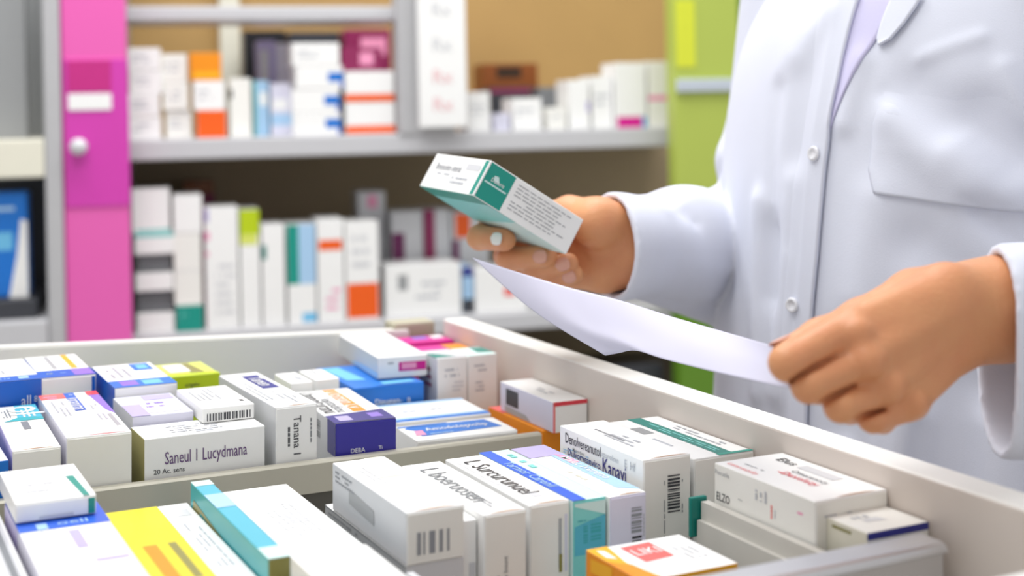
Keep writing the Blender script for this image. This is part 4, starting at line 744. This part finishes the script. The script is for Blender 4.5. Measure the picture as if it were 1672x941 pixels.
def on_coat(y, z):
    """Point of the coat front at (y, z), looking the way the person faces, with its normal."""
    h, n, i, ds = bvh.ray_cast(Vector((.62, y, z)), Vector((1, 0, 0)))
    if h is None: return None
    if n.x > 0: n = -n
    return h, n
def smooth_grid(G, it=6):
    for _ in range(it):
        G2 = G.copy(); G2[1:-1, 1:-1] = (G[:-2, 1:-1]+G[2:, 1:-1]+G[1:-1, :-2]+G[1:-1, 2:]+4*G[1:-1, 1:-1])/8
        G2[0, 1:-1] = (G[0, :-2]+G[0, 2:]+2*G[0, 1:-1])/4; G2[-1, 1:-1] = (G[-1, :-2]+G[-1, 2:]+2*G[-1, 1:-1])/4
        G = G2
    return G
def patch(name, left, right, lift, m, nu=14, nv=60, thick=.0016, label=None, edge=None):
    """Cloth laid on the coat front between two side lines given as (y, z) from top to bottom."""
    def samp(L, t):
        k = t*(len(L)-1); i = min(int(k), len(L)-2); f = k-i
        return (L[i][0]*(1-f)+L[i+1][0]*f, L[i][1]*(1-f)+L[i+1][1]*f)
    G = np.zeros((nv+1, nu+1, 3)); Nn = np.zeros_like(G)
    for a in range(nv+1):
        l, r = samp(left, a/nv), samp(right, a/nv)
        for b in range(nu+1):
            t = b/nu; h = on_coat(l[0]*(1-t)+r[0]*t, l[1]*(1-t)+r[1]*t)
            if h is None: h = (Vector(G[a-1, b]) if a else Vector((.7, l[0], l[1])), Vector((-1, 0, 0)))
            G[a, b] = h[0]; Nn[a, b] = h[1]
    G = smooth_grid(G, 3); Nn = smooth_grid(Nn, 8); Nn /= np.linalg.norm(Nn, axis=2, keepdims=True)
    for a in range(nv+1):
        for b in range(nu+1): G[a, b] += Nn[a, b]*(lift if not callable(lift) else lift(b/nu, a/nv))
    bm = bmesh.new(); vs = [[bm.verts.new(G[a, b]) for b in range(nu+1)] for a in range(nv+1)]
    for a in range(nv):
        for b in range(nu): bm.faces.new((vs[a][b], vs[a+1][b], vs[a+1][b+1], vs[a][b+1]))
    bm.normal_update()
    if sum(f.normal.x for f in bm.faces) > 0: bmesh.ops.reverse_faces(bm, faces=bm.faces[:])
    o = obj(name, bm, m, None, None, True); host = person if name == 'shirt' else coat; o.parent = host; o.matrix_parent_inverse = Matrix.Identity(4); o.matrix_local = person.matrix_world.inverted() if host is person else Matrix.Identity(4)
    md = o.modifiers.new('thickness', 'SOLIDIFY'); md.thickness = thick; md.offset = -1
    if label: o['label'] = label
    return o
seam = [(0.798, 1.3931),(0.798, 1.3612),(0.7973, 1.3276),(0.8003, 1.2943),(0.803, 1.2609),(0.8042, 1.2276),(0.8061, 1.1895),(0.81, 1.151),(0.8127, 1.1124),(0.8143, 1.0739),(0.814, 1.0358)]
inner = [(0.8499, 1.3972),(0.8467, 1.3637),(0.844, 1.3287),(0.8459, 1.2941),(0.8481, 1.2595),(0.8491, 1.2249),(0.8504, 1.1853),(0.8542, 1.1454),(0.8563, 1.1054),(0.8588, 1.0653),(0.8577, 1.026)]
patch('shirt', [(0.8186, 1.3947),(0.8141, 1.3669),(0.8109, 1.3376),(0.8079, 1.3038),(0.8084, 1.2799)], [(0.7601, 1.3903),(0.7688, 1.3644),(0.7799, 1.3366),(0.7956, 1.3038),(0.8068, 1.279)], .0016, 'shirt_cotton', 10, 24, .0012, 'lavender shirt at the collar')
patch('coat_placket', inner, seam, lambda u, v: -.0035+.0085*min(1, u*1.6), 'coat_cotton', 20, 90, .003)
patch('coat_lapel', [(0.7677, 1.3908),(0.7689, 1.3814),(0.7703, 1.3692),(0.7705, 1.3579),(0.7685, 1.3541)], [(0.7408, 1.3889),(0.7433, 1.3798),(0.7485, 1.368),(0.757, 1.3564),(0.7663, 1.3526)], lambda u, v: .0025+.0025*u, 'coat_cotton', 10, 20, .002)
pk_l = [(0.7689, 1.355),(0.7648, 1.3352),(0.7622, 1.3083),(0.7625, 1.2806),(0.7624, 1.2585),(0.7525, 1.2415)]
pk_r = [(0.6597, 1.3599),(0.6559, 1.338),(0.6524, 1.3077),(0.651, 1.2777),(0.6499, 1.2478),(0.6492, 1.2312)]
patch('chest_pocket', pk_l, pk_r, lambda u, v: -.0016+.0042*min(1, max(0, (v-.2)/.45))*min(1, .5+u*8), 'coat_cotton', 40, 34, .002)
for (y, z) in ((0.8141, 1.2692), (0.8306, 1.1498), (0.8385, 1.0328)):
    h = on_coat(y, z)
    bm = bmesh.new()
    prof = [(0, .0016), (.0030, .0016), (.0038, .0026), (.0052, .0026), (.0060, .0014), (.0060, 0), (0, 0)]
    bmesh.ops.create_circle(bm, cap_ends=False, segments=2, radius=.001); bm.clear()
    rings = [[bm.verts.new((r*math.cos(2*math.pi*k/24), r*math.sin(2*math.pi*k/24), zz)) for k in range(24)] for r, zz in prof if r > 0]
    for a, b2 in zip(rings[:-1], rings[1:]):
        for k in range(24): bm.faces.new((a[k], a[(k+1) % 24], b2[(k+1) % 24], b2[k]))
    bm.faces.new(rings[0][::-1]); bm.faces.new(rings[-1]); bmesh.ops.recalc_face_normals(bm, faces=bm.faces[:])
    o = obj('button', bm, 'button', None, None, True); o.parent = coat
    M = Matrix.Translation(h[0]+h[1]*.0052) @ h[1].to_track_quat('Z', 'Y').to_matrix().to_4x4(); o.matrix_local = M
# trousers, shoes, hair
def trous(p):
    d = None
    for s in (-1, 1):
        c = chain(p, [((.83, .835+s*.09, .88), .105), ((.82, .835+s*.10, .48), .078), ((.84, .835+s*.10, .09), .068)], .03); d = c if d is None else smin(d, c, .03)
    return np.maximum(d, np.maximum(.085-p[:, 2], p[:, 2]-.93))
V, Fq = nets(trous, (.66, .58, .05), (1.0, 1.1, 1.0), .008, B=10); np_obj('trousers', V, Fq, 'trouser', person)
for s in (-1, 1):
    V, Fq = nets(lambda p: np.maximum(smin(ell(p, (.80, .835+s*.10, .03), (.13, .045, .05)), ell(p, (.85, .835+s*.10, .06), (.06, .045, .075)), .02), -p[:, 2]+.001), (.64, .6, -.01), (.95, 1.08, .16), .006, B=10)
    np_obj('shoe', V, Fq, 'shoe', person)
def hair(p):
    d = ell(p, (.842, .835, 1.64), (.102, .088, .122)); d = smin(d, ell(p, (.90, .835, 1.54), (.05, .075, .11)), .04)
    return np.maximum(d, -ell(p, (.735, .835, 1.60), (.07, .075, .10)))
V, Fq = nets(hair, (.68, .7, 1.35), (1.0, .97, 1.8), .005, B=10); np_obj('hair', V, Fq, 'hair', person)
# ------------------------------------------------------------------ the held box
hc, ha, hb, hcx, hs = ((0.4838, 0.9501, 1.2297), (0.01484, -0.99947, -0.02882), (0.50606, -0.01736, 0.86232), (0.86237, 0.02738, -0.50554), (0.0967, 0.0307, 0.0959))
# box frame: x along the printed end, y along the length, z up through its thickness
xa = Vector(ha); za = Vector(hb); ya = Vector(hcx)
R = Matrix((( -ya.x, xa.x, za.x), (-ya.y, xa.y, za.y), (-ya.z, xa.z, za.z))).to_4x4()
W_, H_, L_ = hs[2], hs[1], hs[0]
R = Matrix(((ya.x, -xa.x, za.x), (ya.y, -xa.y, za.y), (ya.z, -xa.z, za.z))).to_4x4()
M = Matrix.Translation(Vector(hc)-Vector(hb)*(H_/2)) @ R
carton('medicine_box', 'white and teal medicine box held up in the far hand', (0, 0, 0, W_, L_, H_, 0), {'all': 'white', 'bottom': 'palemint'},
   [('r', 'front', .015, .03, .27, .97, 'teal'), ('r', 'left', .93, .03, .985, .97, 'teal'), ('t', 'front', 0.145, 0.6, 0.13, 'Daloris', 'white', 0, 2.3, 1), ('r', 'front', .03, .46, .25, .50, 'palemint', 2.2), ('p', 'front', [(.10,.60),(.16,.60),(.13,.74),(.09,.72)], 'palemint', 2.),
    ('g', 'front', .32, .16, .93, .90, 8, 'grey', 'u', 1.6, .92, .30), ('t', 'left', 0.36, 0.64, 0.46, 'Bransolen uteral', 'paleink', 0, 2.3, 1.2), ('g', 'left', .5, .2, .85, .45, 2, 'faintink'), ('g', 'left', .2, .4, .45, .5, 1, 'faintink'), ('r', 'left', .66, .66, .9, .82, 'palegrey'),
    ('r', 'bottom', 0, 0, .16, 1, 'teal'), ('p', 'bottom', [(.16,0),(.62,0),(.45,1),(.16,1)], 'mint', .9)], None, 'medicine box', None, M)
# ------------------------------------------------------------------ the sheet of paper
def sheet():
    far = [(0.4395, 0.9099, 1.1916),(0.4605, 0.8708, 1.1829),(0.4812, 0.8341, 1.175),(0.4982, 0.7947, 1.1699),(0.5098, 0.7436, 1.1639),(0.5064, 0.6778, 1.163),(0.4646, 0.5699, 1.1726)]
    mid = [(0.4598, 0.8486, 1.1573),(0.4696, 0.8209, 1.155),(0.4808, 0.7925, 1.1529),(0.4897, 0.7541, 1.1532),(0.4912, 0.7026, 1.1543),(0.4833, 0.639, 1.1573),(0.4609, 0.5628, 1.1648)]
    nr = [(0.4794, 0.782, 1.1343),(0.4823, 0.7692, 1.1378),(0.4817, 0.747, 1.143),(0.4808, 0.7136, 1.1432),(0.4776, 0.6702, 1.1449),(0.4686, 0.6185, 1.1491),(0.455, 0.5546, 1.1551)]
    pts = np.array([far, mid, nr]); nu, nv = 48, 16
    def cr(P_, t):
        k = t*(len(P_)-1); i = min(int(k), len(P_)-2); f = k-i
        p0, p1, p2, p3 = P_[max(i-1, 0)], P_[i], P_[i+1], P_[min(i+2, len(P_)-1)]
        return .5*((2*p1)+(-p0+p2)*f+(2*p0-5*p1+4*p2-p3)*f*f+(-p0+3*p1-3*p2+p3)*f**3)
    bm = bmesh.new(); rows = []
    for j in range(nv+1):
        rows.append([bm.verts.new(cr(np.array([cr(pts[k], i/nu) for k in range(3)]), j/nv)) for i in range(nu+1)])
    for j in range(nv):
        for i in range(nu): bm.faces.new((rows[j][i], rows[j+1][i], rows[j+1][i+1], rows[j][i+1]))
    bm.normal_update()
    return bm
ps = obj('paper_sheet', sheet(), 'paper', None, None, True)
tag(ps, 'curved sheet of white paper pinched in the near hand above the drawer', 'paper')
md = ps.modifiers.new('thickness', 'SOLIDIFY'); md.thickness = .0004
